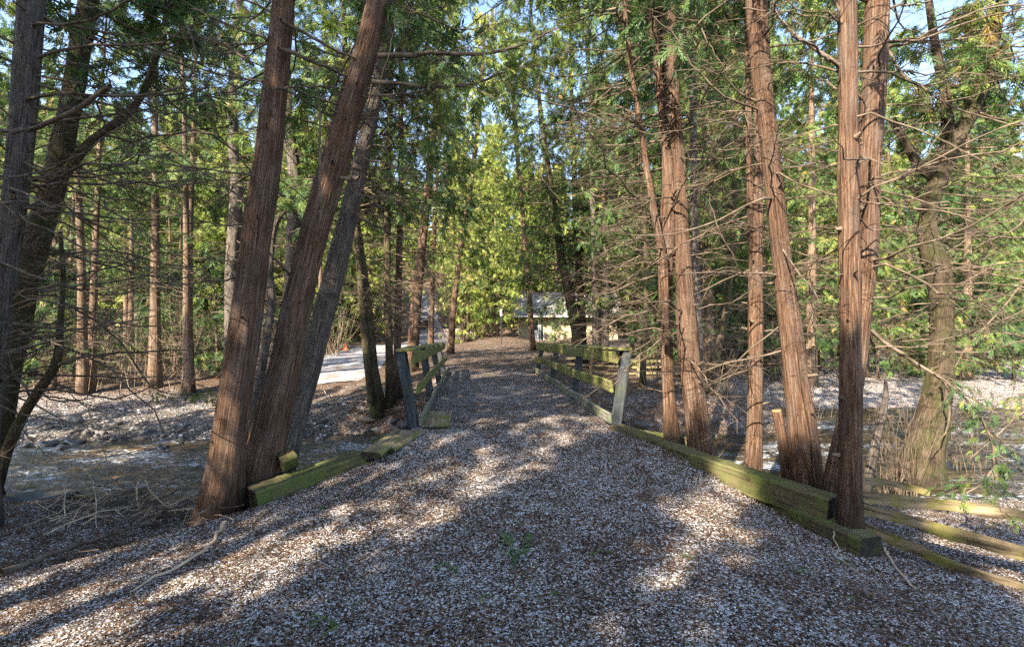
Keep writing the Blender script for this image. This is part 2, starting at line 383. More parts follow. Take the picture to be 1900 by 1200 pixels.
t_ = np.linspace(0, len(DRIVE) - 1, 140)
dx = np.interp(t_, range(len(DRIVE)), DRIVE[:, 0]); dy = np.interp(t_, range(len(DRIVE)), DRIVE[:, 1]); dw = np.interp(t_, range(len(DRIVE)), DRIVE_W)
for _ in range(12):
    dx[1:-1] = (dx[:-2] + 2 * dx[1:-1] + dx[2:]) / 4; dy[1:-1] = (dy[:-2] + 2 * dy[1:-1] + dy[2:]) / 4
tx = np.gradient(dx); ty = np.gradient(dy); tl = np.hypot(tx, ty); nx_ = -ty / tl; ny_ = tx / tl
us = np.linspace(-1, 1, 15)
wob = 1 + .7 * vnoise(t_ * 1.1, t_ * 0 + 3)
DX = dx[:, None] + nx_[:, None] * us * (dw * wob)[:, None]; DY = dy[:, None] + ny_[:, None] * us * (dw * wob)[:, None]
DZ = H(DX, DY) + .035 - .05 * np.abs(us) ** 4
mb = MB(); mb.add(np.stack([DX, DY, DZ], -1), grid_quads(140, 15))
tag(link('driveway', mb.mesh('driveway', M['drive'])), kind='structure')
def near_drive(x, y, d):
    return np.min(np.hypot(dx - x, dy - y)) < d

# loose litter on the near ground
rs = np.random.RandomState(11)
def scatter_chips(n, lo, hi, y0, y1, dens):
    y = y0 + (y1 - y0) * rs.rand(n) ** dens; x = (rs.rand(n) * 2 - 1) * (1.12 * y + .4)
    z = H(x, y); ok = ~((y > 6.0) & (y < 10.7)); deck = (y > 6.3) & (y < 14.6) & (x > lerp(y, *EDGE_L) + .12) & (x < lerp(y, *EDGE_R) - .12)
    z = np.where(deck, lerp(y, [6.4, 14.6], [.445, .625]) + .012, z); ok = ok | deck
    return x[ok], y[ok], z[ok]
x, y, z = scatter_chips(330000, 0, 0, 2.1, 13, 1.6)
n = len(x); az = rs.rand(n) * 6.283
covv = .30 + .52 * (vnoise(x * 1.7, y * 1.7) + .8 * vnoise(x * 5, y * 5 + 3)) + .1 * (x > 2.6)
issnow = rs.rand(n) < covv
rn = np.where(issnow, .64 + .33 * rs.rand(n), .62 * rs.rand(n)); rn = np.where(rs.rand(n) < .012, .99, rn)
lng = (rs.rand(n) < .14) & ~issnow
ln = (.003 + .0078 * rs.rand(n) ** 2) * np.where(issnow, .95, 1.35); asp = np.where(issnow, .35 + .5 * rs.rand(n), .14 + .3 * rs.rand(n)); ln = np.where(lng, .015 + .03 * rs.rand(n), ln); asp = np.where(lng, .05, asp)
X = np.stack([np.cos(az), np.sin(az), .45 * (rs.rand(n) - .5)], -1); X = unit(X)
Yv = np.stack([-np.sin(az), np.cos(az), .7 * (rs.rand(n) - .5)], -1); Yv = unit(Yv)
Zv = np.cross(X, Yv)
tv = np.array([[-1, -.6, 0], [.2, -1, .15], [1, .3, 0], [-.3, 1, .2]])
v = np.stack([x, y, z + .006], -1)[:, None, :] + ln[:, None, None] * (tv[None, :, 0:1] * X[:, None] + tv[None, :, 1:2] * asp[:, None, None] * Yv[:, None] + tv[None, :, 2:3] * Zv[:, None])
mb = MB(); mb.add(v, np.arange(n * 4).reshape(n, 4), None, np.repeat(rn, 4))
tag(link('leaf_litter', mb.mesh('leaf_litter', M['chips'], False)), 'brown cedar litter flecked with white snow over the path', 'leaf litter', kind='stuff')

# ------------------------------------------------------------------ cedar foliage and branches
def spray_template(seed):
    r = np.random.RandomState(seed); V = []; Q = []
    def leaf(p, d, L, wd):
        d = d / np.linalg.norm(d); sd = np.array([-d[1], d[0], 0]); up = np.array([0, 0, r.uniform(-.12, .06) * L])
        i = len(V); V.extend([p, p + d * L * .45 + sd * wd, p + d * L + up, p + d * L * .45 - sd * wd]); Q.append([i, i + 1, i + 2, i + 3])
    for k in range(5):
        t = .12 + .17 * k
        for sgn in (-1, 1):
            a = sgn * R(r.uniform(28, 48)); L = r.uniform(.34, .5) * (1 - .45 * t)
            leaf(np.array([t, 0, -.18 * t * t]), np.array([math.cos(a), math.sin(a), r.uniform(-.25, .1)]), L, .045)
    leaf(np.array([.1, 0, 0]), np.array([1., 0, -.12]), .95, .04)
    return np.array(V), np.array(Q)
SPR = [spray_template(s) for s in range(4)]
def spray_small(seed):
    r = np.random.RandomState(seed); V = []; Q = []
    for k in range(5):
        a = R(-50 + 25 * k + r.uniform(-8, 8)); d = np.array([math.cos(a), math.sin(a), r.uniform(-.3, .1)]); sd = np.array([-d[1], d[0], 0]); L = r.uniform(.7, 1.0) * (1 - .1 * abs(k - 2)); i = len(V)
        p = np.array([.0, 0, 0]); V.extend([p, p + d * L * .5 + sd * .09, p + d * L, p + d * L * .5 - sd * .09]); Q.append([i, i + 1, i + 2, i + 3])
    return np.array(V), np.array(Q)
SPS = [spray_small(s) for s in range(3)]

def branch_curves(o, az, L, pitch, sag, lift, r, K=8, wig=.06):
    n = len(az); t = np.linspace(0, 1, K)
    dh = np.stack([np.cos(az), np.sin(az), np.zeros(n)], -1); sh = np.stack([-np.sin(az), np.cos(az), np.zeros(n)], -1)
    zz = (np.tan(pitch)[:, None] * t - sag[:, None] * t ** 1.5 + lift[:, None] * t ** 3.2)
    ww = np.cumsum(r.normal(0, wig / math.sqrt(K), (n, K)), axis=1); ww[:, 0] = 0
    wz = np.cumsum(r.normal(0, wig * .6 / math.sqrt(K), (n, K)), axis=1); wz[:, 0] = 0
    return o[:, None, :] + L[:, None, None] * (dh[:, None, :] * t[None, :, None] + sh[:, None, :] * ww[..., None] + np.array([0, 0, 1.])[None, None] * (zz + wz)[..., None])
def along(C, i, t):
    K = C.shape[1]; f = t * (K - 1); k = np.minimum(f.astype(int), K - 2); u = (f - k)[:, None]
    p = C[i, k] * (1 - u) + C[i, k + 1] * u
    return p, unit(C[i, k + 1] - C[i, k])
def sub_twigs(C, L, m, lo, hi, lenf, r, K=5, droop=.15, spread=(35, 75)):
    N = len(C); i = np.repeat(np.arange(N), m); t = r.uniform(lo, hi, N * m)
    p, d = along(C, i, t)
    a = R(1) * r.uniform(*spread, N * m) * r.choice([-1, 1], N * m)
    up = np.array([0, 0, 1.])[None]; sd = unit(np.cross(d, up) + 1e-6)
    dd = unit(d * np.cos(a)[:, None] + sd * np.sin(a)[:, None] + up * r.normal(-.05, .28, N * m)[:, None])
    ll = L[i] * lenf * r.uniform(.45, 1.1, N * m) * (1.15 - .6 * t)
    tt = np.linspace(0, 1, K); bend = r.normal(0, .16, (N * m, 3)) + np.array([0, 0, -droop])
    C2 = p[:, None, :] + ll[:, None, None] * (dd[:, None, :] * tt[None, :, None] + bend[:, None, :] * (tt ** 2)[None, :, None])
    return C2, ll, i
def sprays(mb, C, m, lo, size, r, tmpl, droop=.55):
    N = len(C); i = np.repeat(np.arange(N), m); t = r.uniform(lo, 1, N * m)
    p, d = along(C, i, t)
    rr = r.normal(0, .45, (N * m, 3)); rr[:, 2] -= droop * r.uniform(.3, 1.6, N * m)
    X = unit(d + rr); Z = unit(np.array([0, 0, 1.])[None] + r.normal(0, .55, (N * m, 3))); Y = unit(np.cross(Z, X)); Z = np.cross(X, Y)
    s = size * r.uniform(.6, 1.35, N * m)
    clump = vnoise(p[:, 0] * 1.4 + 40, p[:, 2] * 1.4 + p[:, 1]) * 1.1
    rn = np.clip(.42 + clump * .7 + r.normal(0, .16, N * m), 0, .93); rn = np.where(r.rand(N * m) < .05, .97 + .03 * r.rand(N * m), rn)
    pick = r.randint(0, len(tmpl), N * m)
    for k, (tv, tq) in enumerate(tmpl):
        s_ = pick == k
        if s_.any(): mb.place(tv, tq, p[s_], X[s_], Y[s_], Z[s_], s[s_], rn[s_])
def at_height(path, zq):
    return np.stack([np.interp(zq, path[:, 2], path[:, k]) for k in range(2)] + [zq], -1)

def grow_dead(mb, path, rad, r, z0, z1, n, L0, fine=2, az=None):
    if n <= 0: return
    z = r.uniform(z0, z1, n); o = at_height(path, z)
    a = r.uniform(0, 2 * math.pi, n) if az is None else R(1) * r.normal(az[0], az[1], n)
    L = L0 * r.uniform(.35, 1.15, n)
    C = branch_curves(o, a, L, R(1) * r.normal(4, 14, n), r.uniform(0, .45, n), r.uniform(-.05, .45, n), r, 9, .09)
    rb = (.004 + .0052 * L)[:, None] * np.linspace(1, .22, 9)[None]
    mb.tubes(C, rb, 5)
    C2, l2, _ = sub_twigs(C, L, 9, .2, .98, .38, r)
    mb.tubes(C2, (.0022 + .0028 * l2)[:, None] * np.linspace(1, .4, 5)[None], 3)
    if fine > 1:
        C3, l3, _ = sub_twigs(C2, l2, 4, .25, .98, .55, r, 4)
        mb.tubes(C3, np.full((len(C3), 1), .0017) * np.linspace(1, .6, 4)[None], 3)
def grow_live(mb, mw, path, rad, r, z0, z1, n, L0, size=.24, m2=8, m3=4, tmpl=None, minfrac=.18, shape=1.0):
    tmpl = tmpl or SPR
    z = z0 + (z1 - z0) * r.rand(n) ** .9; o = at_height(path, z); f = (z - z0) / (z1 - z0)
    a = r.uniform(0, 2 * math.pi, n)
    L = L0 * (1 - (1 - minfrac) * f ** shape) * r.uniform(.6, 1.15, n)
    C = branch_curves(o, a, L, R(1) * r.normal(-2 + 25 * f, 9, n), r.uniform(.1, .5, n), r.uniform(.15, .5, n), r, 8, .06)
    mw.tubes(C, (.005 + .006 * L)[:, None] * np.linspace(1, .25, 8)[None], 4)
    C2, l2, _ = sub_twigs(C, L, m2, .25, 1, .36, r, 4, .25)
    mw.tubes(C2, np.full((len(C2), 1), .0035) * np.linspace(1, .4, 4)[None], 3)
    sprays(mb, C2, m3, .15, size, r, tmpl)

def trunk_tube(mb, path, rad, r, sides=28, step=.07, ridge=.07, upto=7):
    d = np.concatenate([[0], np.cumsum(np.linalg.norm(np.diff(path, axis=0), axis=1))])
    n1 = int(min(upto, d[-1]) / step); s = np.concatenate([np.linspace(0, min(upto, d[-1]), n1, endpoint=False), np.linspace(min(upto, d[-1]), d[-1], 24 if d[-1] > upto + .2 else 2)])
    Pt = np.stack([np.interp(s, d, path[:, k]) for k in range(3)], -1)
    for _ in range(6 if len(s) > 20 else 0): Pt[1:-1] = (Pt[:-2] + 2 * Pt[1:-1] + Pt[2:]) / 4
    Rd = np.interp(s, d, rad)
    for _ in range(4 if len(s) > 20 else 0): Rd[1:-1] = (Rd[:-2] + 2 * Rd[1:-1] + Rd[2:]) / 4
    if ridge:
        nz = max(4, int(d[-1] / .45)); lat = r.rand(nz + 2, sides) - .5; zz = np.clip(s / .45, 0, nz); zi = zz.astype(int); fz = (zz - zi)[:, None]
        g = lat[zi] * (1 - fz) + lat[zi + 1] * fz
        lat2 = r.rand(len(s), 1) - .5
        low = np.stack([np.interp(np.arange(sides), np.linspace(0, sides, 6), np.concatenate([c, c[:1]])) for c in (r.rand(nz + 2, 5) - .5)])
        gl = low[zi] * (1 - fz) + low[zi + 1] * fz
        rg = (1 + ridge * 1.6 * g + ridge * 2.0 * gl + .02 * lat2)[None]
        lob = np.exp(-np.clip(s - .1, 0, None) / .2)[:, None] * (.16 + .22 * np.sin(3 * np.arange(sides) * 2 * math.pi / sides + r.rand() * 6)[None] + .1 * np.sin(5 * np.arange(sides) * 2 * math.pi / sides + r.rand() * 6)[None])
        rg = rg + lob[None]
    else: rg = None
    mb.tubes(Pt[None], Rd[None], sides, rg)

HEROES = {}
def hero(key, label, name='cedar_tree', cat='tree', pts=(), Y=5., bark='bark_red', height=12., dead=(1.0, 5.2, 30, 1.5), live=(5.2, 34, 1.8), stems=(), flare=.35, seed=1, group=None, az=None, ridge=.07, pix=(), upto=7, leaf='leaf', Ytop=0, moredead=()):
    r = np.random.RandomState(seed)
    def path_of(pts, Y, height, fl):
        W = np.array([P(px, py, Y) for px, py, _ in pts]); rd = np.array([.87 * wd * Y / F / 2 for *_, wd in pts])
        o = np.argsort(W[:, 2]); W = W[o]; rd = rd[o]
        d0 = (W[0] - W[1]) / max(.05, W[1, 2] - W[0, 2])
        zb = h1(W[0, 0], W[0, 1]) - .12
        if fl and W[0, 2] > zb:
            W = np.concatenate([[W[0] + d0 * (W[0, 2] - zb)], W]); rd = np.concatenate([[rd[0] * 1.04], rd])
        if height:
            top = W[-1]; sl_ = (W[-1] - W[-2]) / max(.05, W[-1, 2] - W[-2, 2]); zt = max(height, top[2] + 1.5); ex = []; er_ = []
            for f in (.25, .5, .75, 1): dz = (zt - top[2]) * f; ex.append(top + np.array([sl_[0] * dz * (1 - .45 * f), sl_[1] * dz, dz])); er_.append(rd[-1] * (1 - .88 * f))
            W = np.concatenate([W, ex]); rd = np.concatenate([rd, er_])
        W[:, 1] += Ytop * (W[:, 2] - W[0, 2]) / 5
        if fl and flare:
            zz = np.linspace(W[0, 2], W[0, 2] + .9, 8); add = np.stack([np.interp(zz, W[:, 2], W[:, k]) for k in range(3)], -1); ra = np.interp(zz, W[:, 2], rd) * (1 + flare * .5 * np.exp(-(zz - zz[0]) / .22))
            keep = W[:, 2] > zz[-1] + .02; W = np.concatenate([add, W[keep]]); rd = np.concatenate([ra, rd[keep]])
        return W, rd
    path, rad = path_of(pts, Y, height, True)
    base = path[0].copy(); base[2] = h1(base[0], base[1])
    root = thing(name, label, cat, tuple(base), 0, group)
    mt = MB(); md = MB(); ml = MB(); mw = MB()
    trunk_tube(mt, path, rad, r, ridge=ridge, upto=upto)
    allp = [(path, rad)]
    for sp, sy, sh in stems:
        p2, r2 = path_of(sp, sy, sh, True if sp[-1][1] > 640 else False)
        trunk_tube(mt, p2, r2, r, 20, ridge=ridge, upto=upto); allp.append((p2, r2))
    zs = r.uniform(.5, 5.5, 16); zs = zs[zs < path[-1, 2] - .3]; so_ = at_height(path, zs); az_ = r.uniform(0, 6.283, len(zs)); rs_ = np.interp(zs, path[:, 2], rad)
    Ls = rs_ + r.uniform(.015, .09, len(zs)); dd_ = np.stack([np.cos(az_), np.sin(az_), r.uniform(-.1, .5, len(zs))], -1)
    if rad[0] > .06: md.tubes(so_[:, None] + (Ls[:, None] * np.linspace(.6, 1, 4)[None])[..., None] * dd_[:, None], (r.uniform(.35, 1, len(zs))[:, None] * .018) * np.array([1.5, 1.1, .9, .6])[None], 7)
    for pp, rr_ in allp:
        f = 1 if pp is path else .6
        if dead: grow_dead(md, pp, rr_, r, dead[0], min(dead[1], pp[-1, 2] - .3), int(dead[2] * f), dead[3], 2, az)
        if live and pp[-1, 2] > live[0] + 1: grow_live(ml, md, pp, rr_, r, live[0], pp[-1, 2] - .2, int(live[1] * f), live[2])
    for (z0, z1, n, L, a) in moredead: grow_dead(md, path, rad, r, z0, z1, n, L, 2, a)
    for b in pix:                                        # a limb followed point by point: dict(p=[(x, y, depth)...], r=(r0, r1), tw=twigs, sp=leafy)
        c = np.array([P(*q) for q in b['p']]); k = 14; s = np.concatenate([[0], np.cumsum(np.linalg.norm(np.diff(c, axis=0), axis=1))])
        ss = np.linspace(0, s[-1], k); C = np.stack([np.interp(ss, s, c[:, j]) for j in range(3)], -1)
        for _ in range(2): C[1:-1] = (C[:-2] + 2 * C[1:-1] + C[2:]) / 4
        C = C + r.normal(0, .006, C.shape)
        md.tubes(C[None], np.linspace(*b['r'], k)[None], 7)
        if b.get('tw'):
            C2, l2, _ = sub_twigs(C[None], np.array([s[-1]]), b['tw'], .15, 1, b.get('tl', .3), r, 6)
            md.tubes(C2, (.003 + .0035 * l2)[:, None] * np.linspace(1, .35, 6)[None], 4)
            C3, l3, _ = sub_twigs(C2, l2, 5, .2, 1, .45, r, 4)
            md.tubes(C3, np.full((len(C3), 1), .002) * np.linspace(1, .6, 4)[None], 3)
            if b.get('sp'): sprays(ml, C2, b['sp'], .3, .11, r, SPR); sprays(ml, C3, 1, .5, .09, r, SPR)
    link('trunk', mt.mesh('trunk', M[bark], True, base), root)
    if md.n: link('bare_branch', md.mesh('bare_branch', M['twig'], True, base), root)
    if ml.n: link('crown', ml.mesh('crown', M[leaf], False, base), root)
    HEROES[key] = root
    return root

# ---- left side
hero('L1', 'grey barked cedar trunk running up the left edge of the view', pts=[(-20, 1060, 50), (-28, 850, 44), (-16, 700, 40), (6, 550, 40), (35, 300, 42), (60, 0, 46)], Y=4.6, bark='bark_grey', seed=11, dead=(1.0, 5.4, 50, 2.2), live=(4.6, 26, 1.8), flare=.1, az=(20, 70),
     pix=[dict(p=[(-40, 232, 4.4), (30, 245, 4.2), (70, 240, 4.0), (140, 205, 3.9), (206, 163, 3.8)], r=(.022, .017), tw=3),
          dict(p=[(20, 330, 4.5), (80, 320, 4.2), (160, 280, 4.0), (215, 235, 3.9), (290, 215, 3.8)], r=(.012, .004), tw=8),
          dict(p=[(30, 190, 4.6), (100, 170, 4.4), (200, 180, 4.3), (290, 180, 4.3), (345, 165, 4.3), (374, 140, 4.3), (368, 95, 4.3), (345, 40, 4.4)], r=(.016, .008), tw=9, tl=.25),
          dict(p=[(40, 45, 4.6), (120, 45, 4.4), (170, 40, 4.3), (240, 0, 4.2), (300, -40, 4.2)], r=(.014, .008), tw=6),
          dict(p=[(0, 350, 4.6), (120, 320, 4.5), (200, 290, 4.4), (290, 225, 4.4)], r=(.01, .003), tw=8),
          dict(p=[(20, 560, 4.6), (120, 470, 4.7), (230, 470, 4.8), (330, 520, 5), (420, 560, 5.2)], r=(.01, .003), tw=12)])
hero('L2', 'dark cedar behind the left edge trunk with a thick limb leaning right', pts=[(2, 735, 52), (20, 640, 50), (52, 500, 48), (98, 350, 42), (130, 200, 38), (165, 0, 34)], Y=6.0, bark='bark_dark', seed=12, dead=(.8, 6.6, 64, 2.4), live=(4.8, 26, 1.8),
     stems=[([(70, 440, 22), (112, 330, 20), (165, 265, 18), (225, 222, 15), (262, 185, 12), (300, 80, 12), (320, -40, 8)], 6.0, 0)])
hero('S1', 'thin dark crooked sapling forking over the gravel bank at left', 'bare_sapling', 'tree', pts=[(-4, 900, 20), (10, 840, 20), (48, 760, 18), (85, 705, 18), (108, 675, 17), (112, 600, 12), (118, 520, 10), (112, 430, 7)], Y=5.6, bark='bark_dark', height=0, dead=(.9, 2.6, 18, 1.0), live=None, seed=13, flare=.1,
     pix=[dict(p=[(108, 676, 5.6), (150, 662, 5.6), (210, 655, 5.7), (300, 650, 5.8), (400, 650, 6)], r=(.02, .005), tw=14),
          dict(p=[(60, 740, 5.6), (40, 710, 5.6), (20, 690, 5.6), (24, 660, 5.6), (70, 640, 5.6)], r=(.015, .006), tw=8),
          dict(p=[(100, 690, 5.6), (70, 735, 5.6), (110, 745, 5.6), (180, 740, 5.5), (195, 720, 5.5)], r=(.012, .005), tw=8),
          dict(p=[(118, 560, 5.6), (190, 600, 5.8), (250, 660, 6), (262, 715, 6), (330, 738, 6), (400, 730, 6)], r=(.014, .004), tw=14, tl=.22, sp=2)])
hero('A', 'straight red brown cedar trunk, left one of the pair at the path edge', pts=[(394, 1010, 92), (405, 960, 86), (416, 900, 80), (424, 820, 68), (440, 700, 63), (461, 560, 60), (478, 420, 57), (497, 300, 55), (512, 150, 48), (526, 0, 42)], Y=4.5, seed=14, dead=(2.2, 5.0, 22, 1.4), live=(4.8, 30, 2.0), flare=.22, az=(150, 70),
     pix=[dict(p=[(520, 40, 4.3), (560, 60, 4.5), (610, 85, 4.6), (655, 108, 4.8), (720, 130, 5)], r=(.018, .008), tw=8),
          dict(p=[(515, 88, 4.3), (560, 105, 4.5), (640, 140, 4.8), (700, 160, 5)], r=(.02, .01), tw=8),
          dict(p=[(505, 165, 4.3), (560, 160, 4.6), (640, 163, 4.8)], r=(.012, .006), tw=6),
          dict(p=[(470, 120, 4.3), (420, 85, 4.4), (380, 70, 4.4), (345, 75, 4.5), (300, 60, 4.6)], r=(.011, .005), tw=10)])
hero('B', 'sunlit cedar trunk leaning strongly right from the base of the path edge pair', pts=[(468, 950, 82), (476, 900, 88), (505, 780, 72), (530, 680, 62), (558, 540, 58), (586, 420, 56), (622, 300, 56), (652, 190, 52), (678, 100, 46), (702, 0, 42)], Y=4.9, seed=15, dead=(3.0, 5.2, 14, 1.4), live=(4.8, 30, 2.0), flare=.15, az=(10, 60),
     pix=[dict(p=[(700, 103, 4.45), (780, 100, 4.5), (860, 103, 4.6), (930, 97, 4.8), (970, 85, 5), (1030, 55, 5.2)], r=(.024, .008), tw=24, sp=6, tl=.34),
          dict(p=[(690, 152, 4.45), (760, 158, 4.6), (850, 162, 4.8), (900, 150, 5), (940, 130, 5.2), (1000, 120, 5.4)], r=(.02, .007), tw=24, sp=6, tl=.34),
          dict(p=[(690, 178, 4.45), (740, 176, 4.6), (790, 172, 4.7), (840, 150, 4.8), (878, 108, 4.9)], r=(.012, .005), tw=6),
          dict(p=[(594, 398, 4.3), (592, 330, 4.2), (594, 260, 4.2), (590, 165, 4.2)], r=(.014, .006), tw=2, tl=.1),
          dict(p=[(632, 330, 4.45), (650, 331, 4.4), (666, 330, 4.3)], r=(.018, .014)),
          dict(p=[(660, 250, 4.45), (690, 200, 4.3), (720, 110, 4.2), (740, 20, 4.2)], r=(.008, .003), tw=4)])
hero('C', 'grey shaded trunk leaning right behind the sunlit leaning cedar', pts=[(532, 850, 46), (548, 780, 44), (575, 690, 42), (606, 560, 46), (628, 480, 42), (652, 380, 38), (672, 290, 34), (692, 200, 28), (712, 100, 24), (726, 0, 22)], Y=5.7, bark='bark_grey', seed=16, dead=(2.6, 5.6, 18, 1.6), live=(5.4, 24, 1.8), flare=.25,
     pix=[dict(p=[(665, 350, 5.4), (700, 380, 5.6), (722, 395, 5.7), (750, 398, 5.8)], r=(.018, .006), tw=6),
          dict(p=[(660, 400, 5.4), (700, 420, 5.6), (740, 440, 5.7), (775, 446, 5.8)], r=(.02, .008), tw=7)])
hero('Dt', 'slim grey trunk behind the gap between the two path edge cedars', pts=[(540, 690, 30), (538, 560, 28), (545, 420, 27), (548, 330, 26), (538, 260, 24), (530, 180, 22), (528, 60, 20), (530, 0, 19)], Y=11.5, bark='bark_grey', seed=17, dead=(1.5, 8, 30, 1.8), live=(4.4, 90, 2.4), height=15)
hero('E', 'pale grey wavy trunk far behind the left cedar of the path edge pair', pts=[(428, 650, 26), (430, 500, 26), (436, 420, 28), (440, 340, 24), (432, 280, 20), (430, 150, 18), (445, 0, 16)], Y=14, bark='bark_grey', seed=18, dead=(1.5, 9, 30, 2), live=(4.2, 90, 2.4), height=16)
hero('G', 'thin bent sapling between the leaning cedars and the stream bank', 'bare_sapling', 'tree', pts=[(478, 720, 18), (490, 660, 17), (505, 560, 16), (500, 500, 15), (505, 440, 13), (515, 400, 11), (530, 392, 8)], Y=9.5, bark='bark_grey', seed=19, dead=(.5, 3.9, 34, 1.0), live=None, height=0)

# ---- trees at the left of the bridge
F_ = [('F1', 'leaning twin stem cedar nearest the left bridge rail', [(700, 750, 30), (690, 680, 26), (679, 560, 24), (668, 470, 20), (655, 380, 17), (645, 250, 14), (640, 100, 12)], 11.0),
      ('F2', 'dark upright trunk between the twin stem cedar and the left rail', [(724, 745, 20), (722, 640, 16), (718, 540, 15), (719, 400, 14), (722, 280, 12), (726, 120, 10)], 11.2),
      ('F3', 'brown upright trunk touching the end of the left bridge rail', [(739, 742, 22), (737, 640, 16), (739, 540, 15), (742, 420, 12), (745, 330, 11), (744, 200, 9)], 11.5),
      ('F4', 'stout cedar rising behind the left bridge rail and leaning right', [(764, 680, 26), (768, 620, 24), (774, 540, 22), (784, 450, 18), (794, 350, 16), (803, 260, 13), (815, 120, 10)], 16.0),
      ('F5', 'slim sunlit trunk beside the parked car beyond the left rail', [(799, 660, 15), (800, 600, 12), (803, 520, 11), (806, 420, 9), (812, 300, 7)], 20.0)]
for i, (k, lb, p_, Y_) in enumerate(F_):
    hero(k, lb, pts=p_, Y=Y_, bark='bark_dark' if k in ('F1', 'F2') else 'bark_red', seed=30 + i, dead=(1.8, 7.5, 40, 1.9), live=(4.8 if Y_ < 15 else 4.0, 110 if Y_ < 15 else 150, 2.4 if Y_ < 15 else 2.7), height=13.5 + i * .7,
         stems=[([(690, 748, 16), (676, 620, 14), (668, 520, 13), (660, 420, 11), (655, 300, 8)], 10.8, 10)] if k == 'F1' else ())

# ---- right of the bridge
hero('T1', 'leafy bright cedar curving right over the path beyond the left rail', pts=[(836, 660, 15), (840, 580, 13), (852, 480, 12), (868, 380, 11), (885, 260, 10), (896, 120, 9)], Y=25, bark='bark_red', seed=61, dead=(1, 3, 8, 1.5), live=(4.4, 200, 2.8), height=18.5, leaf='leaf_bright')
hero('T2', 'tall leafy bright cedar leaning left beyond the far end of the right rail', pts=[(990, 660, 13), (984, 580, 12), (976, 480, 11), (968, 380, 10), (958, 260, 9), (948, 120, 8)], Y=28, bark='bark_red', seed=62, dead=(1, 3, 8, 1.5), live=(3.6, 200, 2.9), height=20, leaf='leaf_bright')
hero('M1', 'thick leaning trunk right of the house front beyond the bridge', pts=[(1073, 680, 24), (1070, 620, 22), (1055, 540, 20), (1042, 480, 18), (1030, 400, 15), (1015, 300, 12), (1000, 180, 9)], Y=19, bark='bark_dark', seed=41, dead=(1.8, 8, 44, 2.2), live=(3.0, 210, 3.6), height=17)
hero('M2', 'straight dark trunk close beside the thick leaning one by the house', pts=[(1082, 680, 18), (1080, 600, 16), (1074, 500, 14), (1068, 400, 13), (1064, 280, 10), (1060, 150, 8)], Y=19.5, bark='bark_dark', seed=42, dead=(1.8, 8, 36, 2.0), live=(4.6, 100, 2.6), height=16)
hero('M3', 'double grey trunk beyond the right bridge rail, hiding the house end', pts=[(1106, 680, 16), (1105, 600, 15), (1104, 500, 13), (1100, 380, 11), (1095, 250, 9), (1092, 120, 8)], Y=18, bark='bark_grey', seed=43, dead=(1.6, 8.5, 34, 2.4), live=(4.6, 100, 2.6), height=16,
     stems=[([(1121, 685, 20), (1122, 600, 18), (1124, 500, 14), (1122, 380, 12), (1124, 250, 10)], 18.2, 13)])
hero('M4', 'small dark trunk at the rail fence right of the bridge', pts=[(1192, 715, 13), (1194, 660, 12), (1200, 560, 11), (1198, 450, 10), (1190, 330, 8), (1180, 200, 7)], Y=13.5, bark='bark_dark', seed=44, dead=(1.2, 7.5, 32, 2.2), live=(4.2, 110, 2.3), height=12, az=(190, 80))
hero('R1', 'cedar clump of several stems joined low, behind the near end of the right rail', pts=[(1304, 860, 58), (1297, 800, 50), (1284, 700, 42), (1274, 600, 42), (1268, 480, 33), (1265, 400, 28), (1260, 300, 25), (1250, 180, 22), (1243, 0, 18)], Y=6.2, seed=45, dead=(1.4, 6, 28, 2.1), live=(5.2, 30, 2.1), flare=.2, az=(180, 75),
     pix=[dict(p=[(1243, 20, 6.2), (1150, 10, 6.4), (1060, 40, 6.8), (985, 95, 7.2), (930, 160, 7.5)], r=(.022, .006), tw=30, sp=6, tl=.3),
          dict(p=[(1255, 160, 6.2), (1170, 150, 6.5), (1090, 175, 6.8), (1020, 225, 7.1)], r=(.018, .005), tw=24, sp=6, tl=.3),
          dict(p=[(1240, -60, 6.2), (1120, -50, 6.6), (1000, -30, 7), (900, 20, 7.4), (850, 70, 7.8)], r=(.022, .006), tw=30, sp=6, tl=.3)],
     stems=[([(1250, 855, 36), (1244, 780, 30), (1239, 690, 25), (1233, 560, 24), (1236, 480, 34), (1240, 400, 38), (1243, 360, 30), (1237, 275, 18), (1222, 150, 17), (1207, 0, 15)], 6.3, 11),
            ([(1245, 480, 24), (1240, 380, 22), (1233, 250, 20), (1226, 100, 20), (1224, 0, 18)], 6.6, 11),
            ([(1236, 640, 16), (1232, 480, 16), (1216, 410, 14), (1200, 310, 13), (1187, 225, 11), (1170, 125, 10), (1157, 0, 9)], 6.1, 10)])
hero('R9', 'slim grey trunk rising straight behind the multi stem clump', pts=[(1300, 760, 20), (1296, 620, 18), (1291, 500, 16), (1287, 350, 15), (1286, 200, 14), (1285, 0, 12)], Y=9.5, bark='bark_grey', seed=46, dead=(1.2, 8, 34, 1.9), live=(4.8, 60, 2.1), height=14)
hero('R8', 'short dark trunk leaning right on the far stream bank', pts=[(1315, 745, 22), (1320, 690, 20), (1334, 640, 16), (1346, 590, 15), (1356, 500, 13), (1362, 380, 11), (1365, 200, 8)], Y=12.5, bark='bark_dark', seed=47, dead=(1, 7, 40, 2.0), live=(3.6, 100, 2.3), height=13)
hero('R2', 'slender straight sunlit cedar between the clump and the stout trunk', pts=[(1396, 885, 37), (1400, 800, 31), (1402, 700, 29), (1402, 600, 30), (1402, 500, 29), (1404, 400, 24), (1408, 320, 16), (1404, 200, 14), (1396, 0, 12)], Y=5.7, seed=48, dead=(1.2, 5.6, 24, 1.5), live=(5.4, 22, 1.6), flare=.15,
     stems=[([(1398, 470, 16), (1392, 400, 14), (1390, 300, 12), (1388, 150, 11), (1386, 0, 10)], 5.7, 9)])
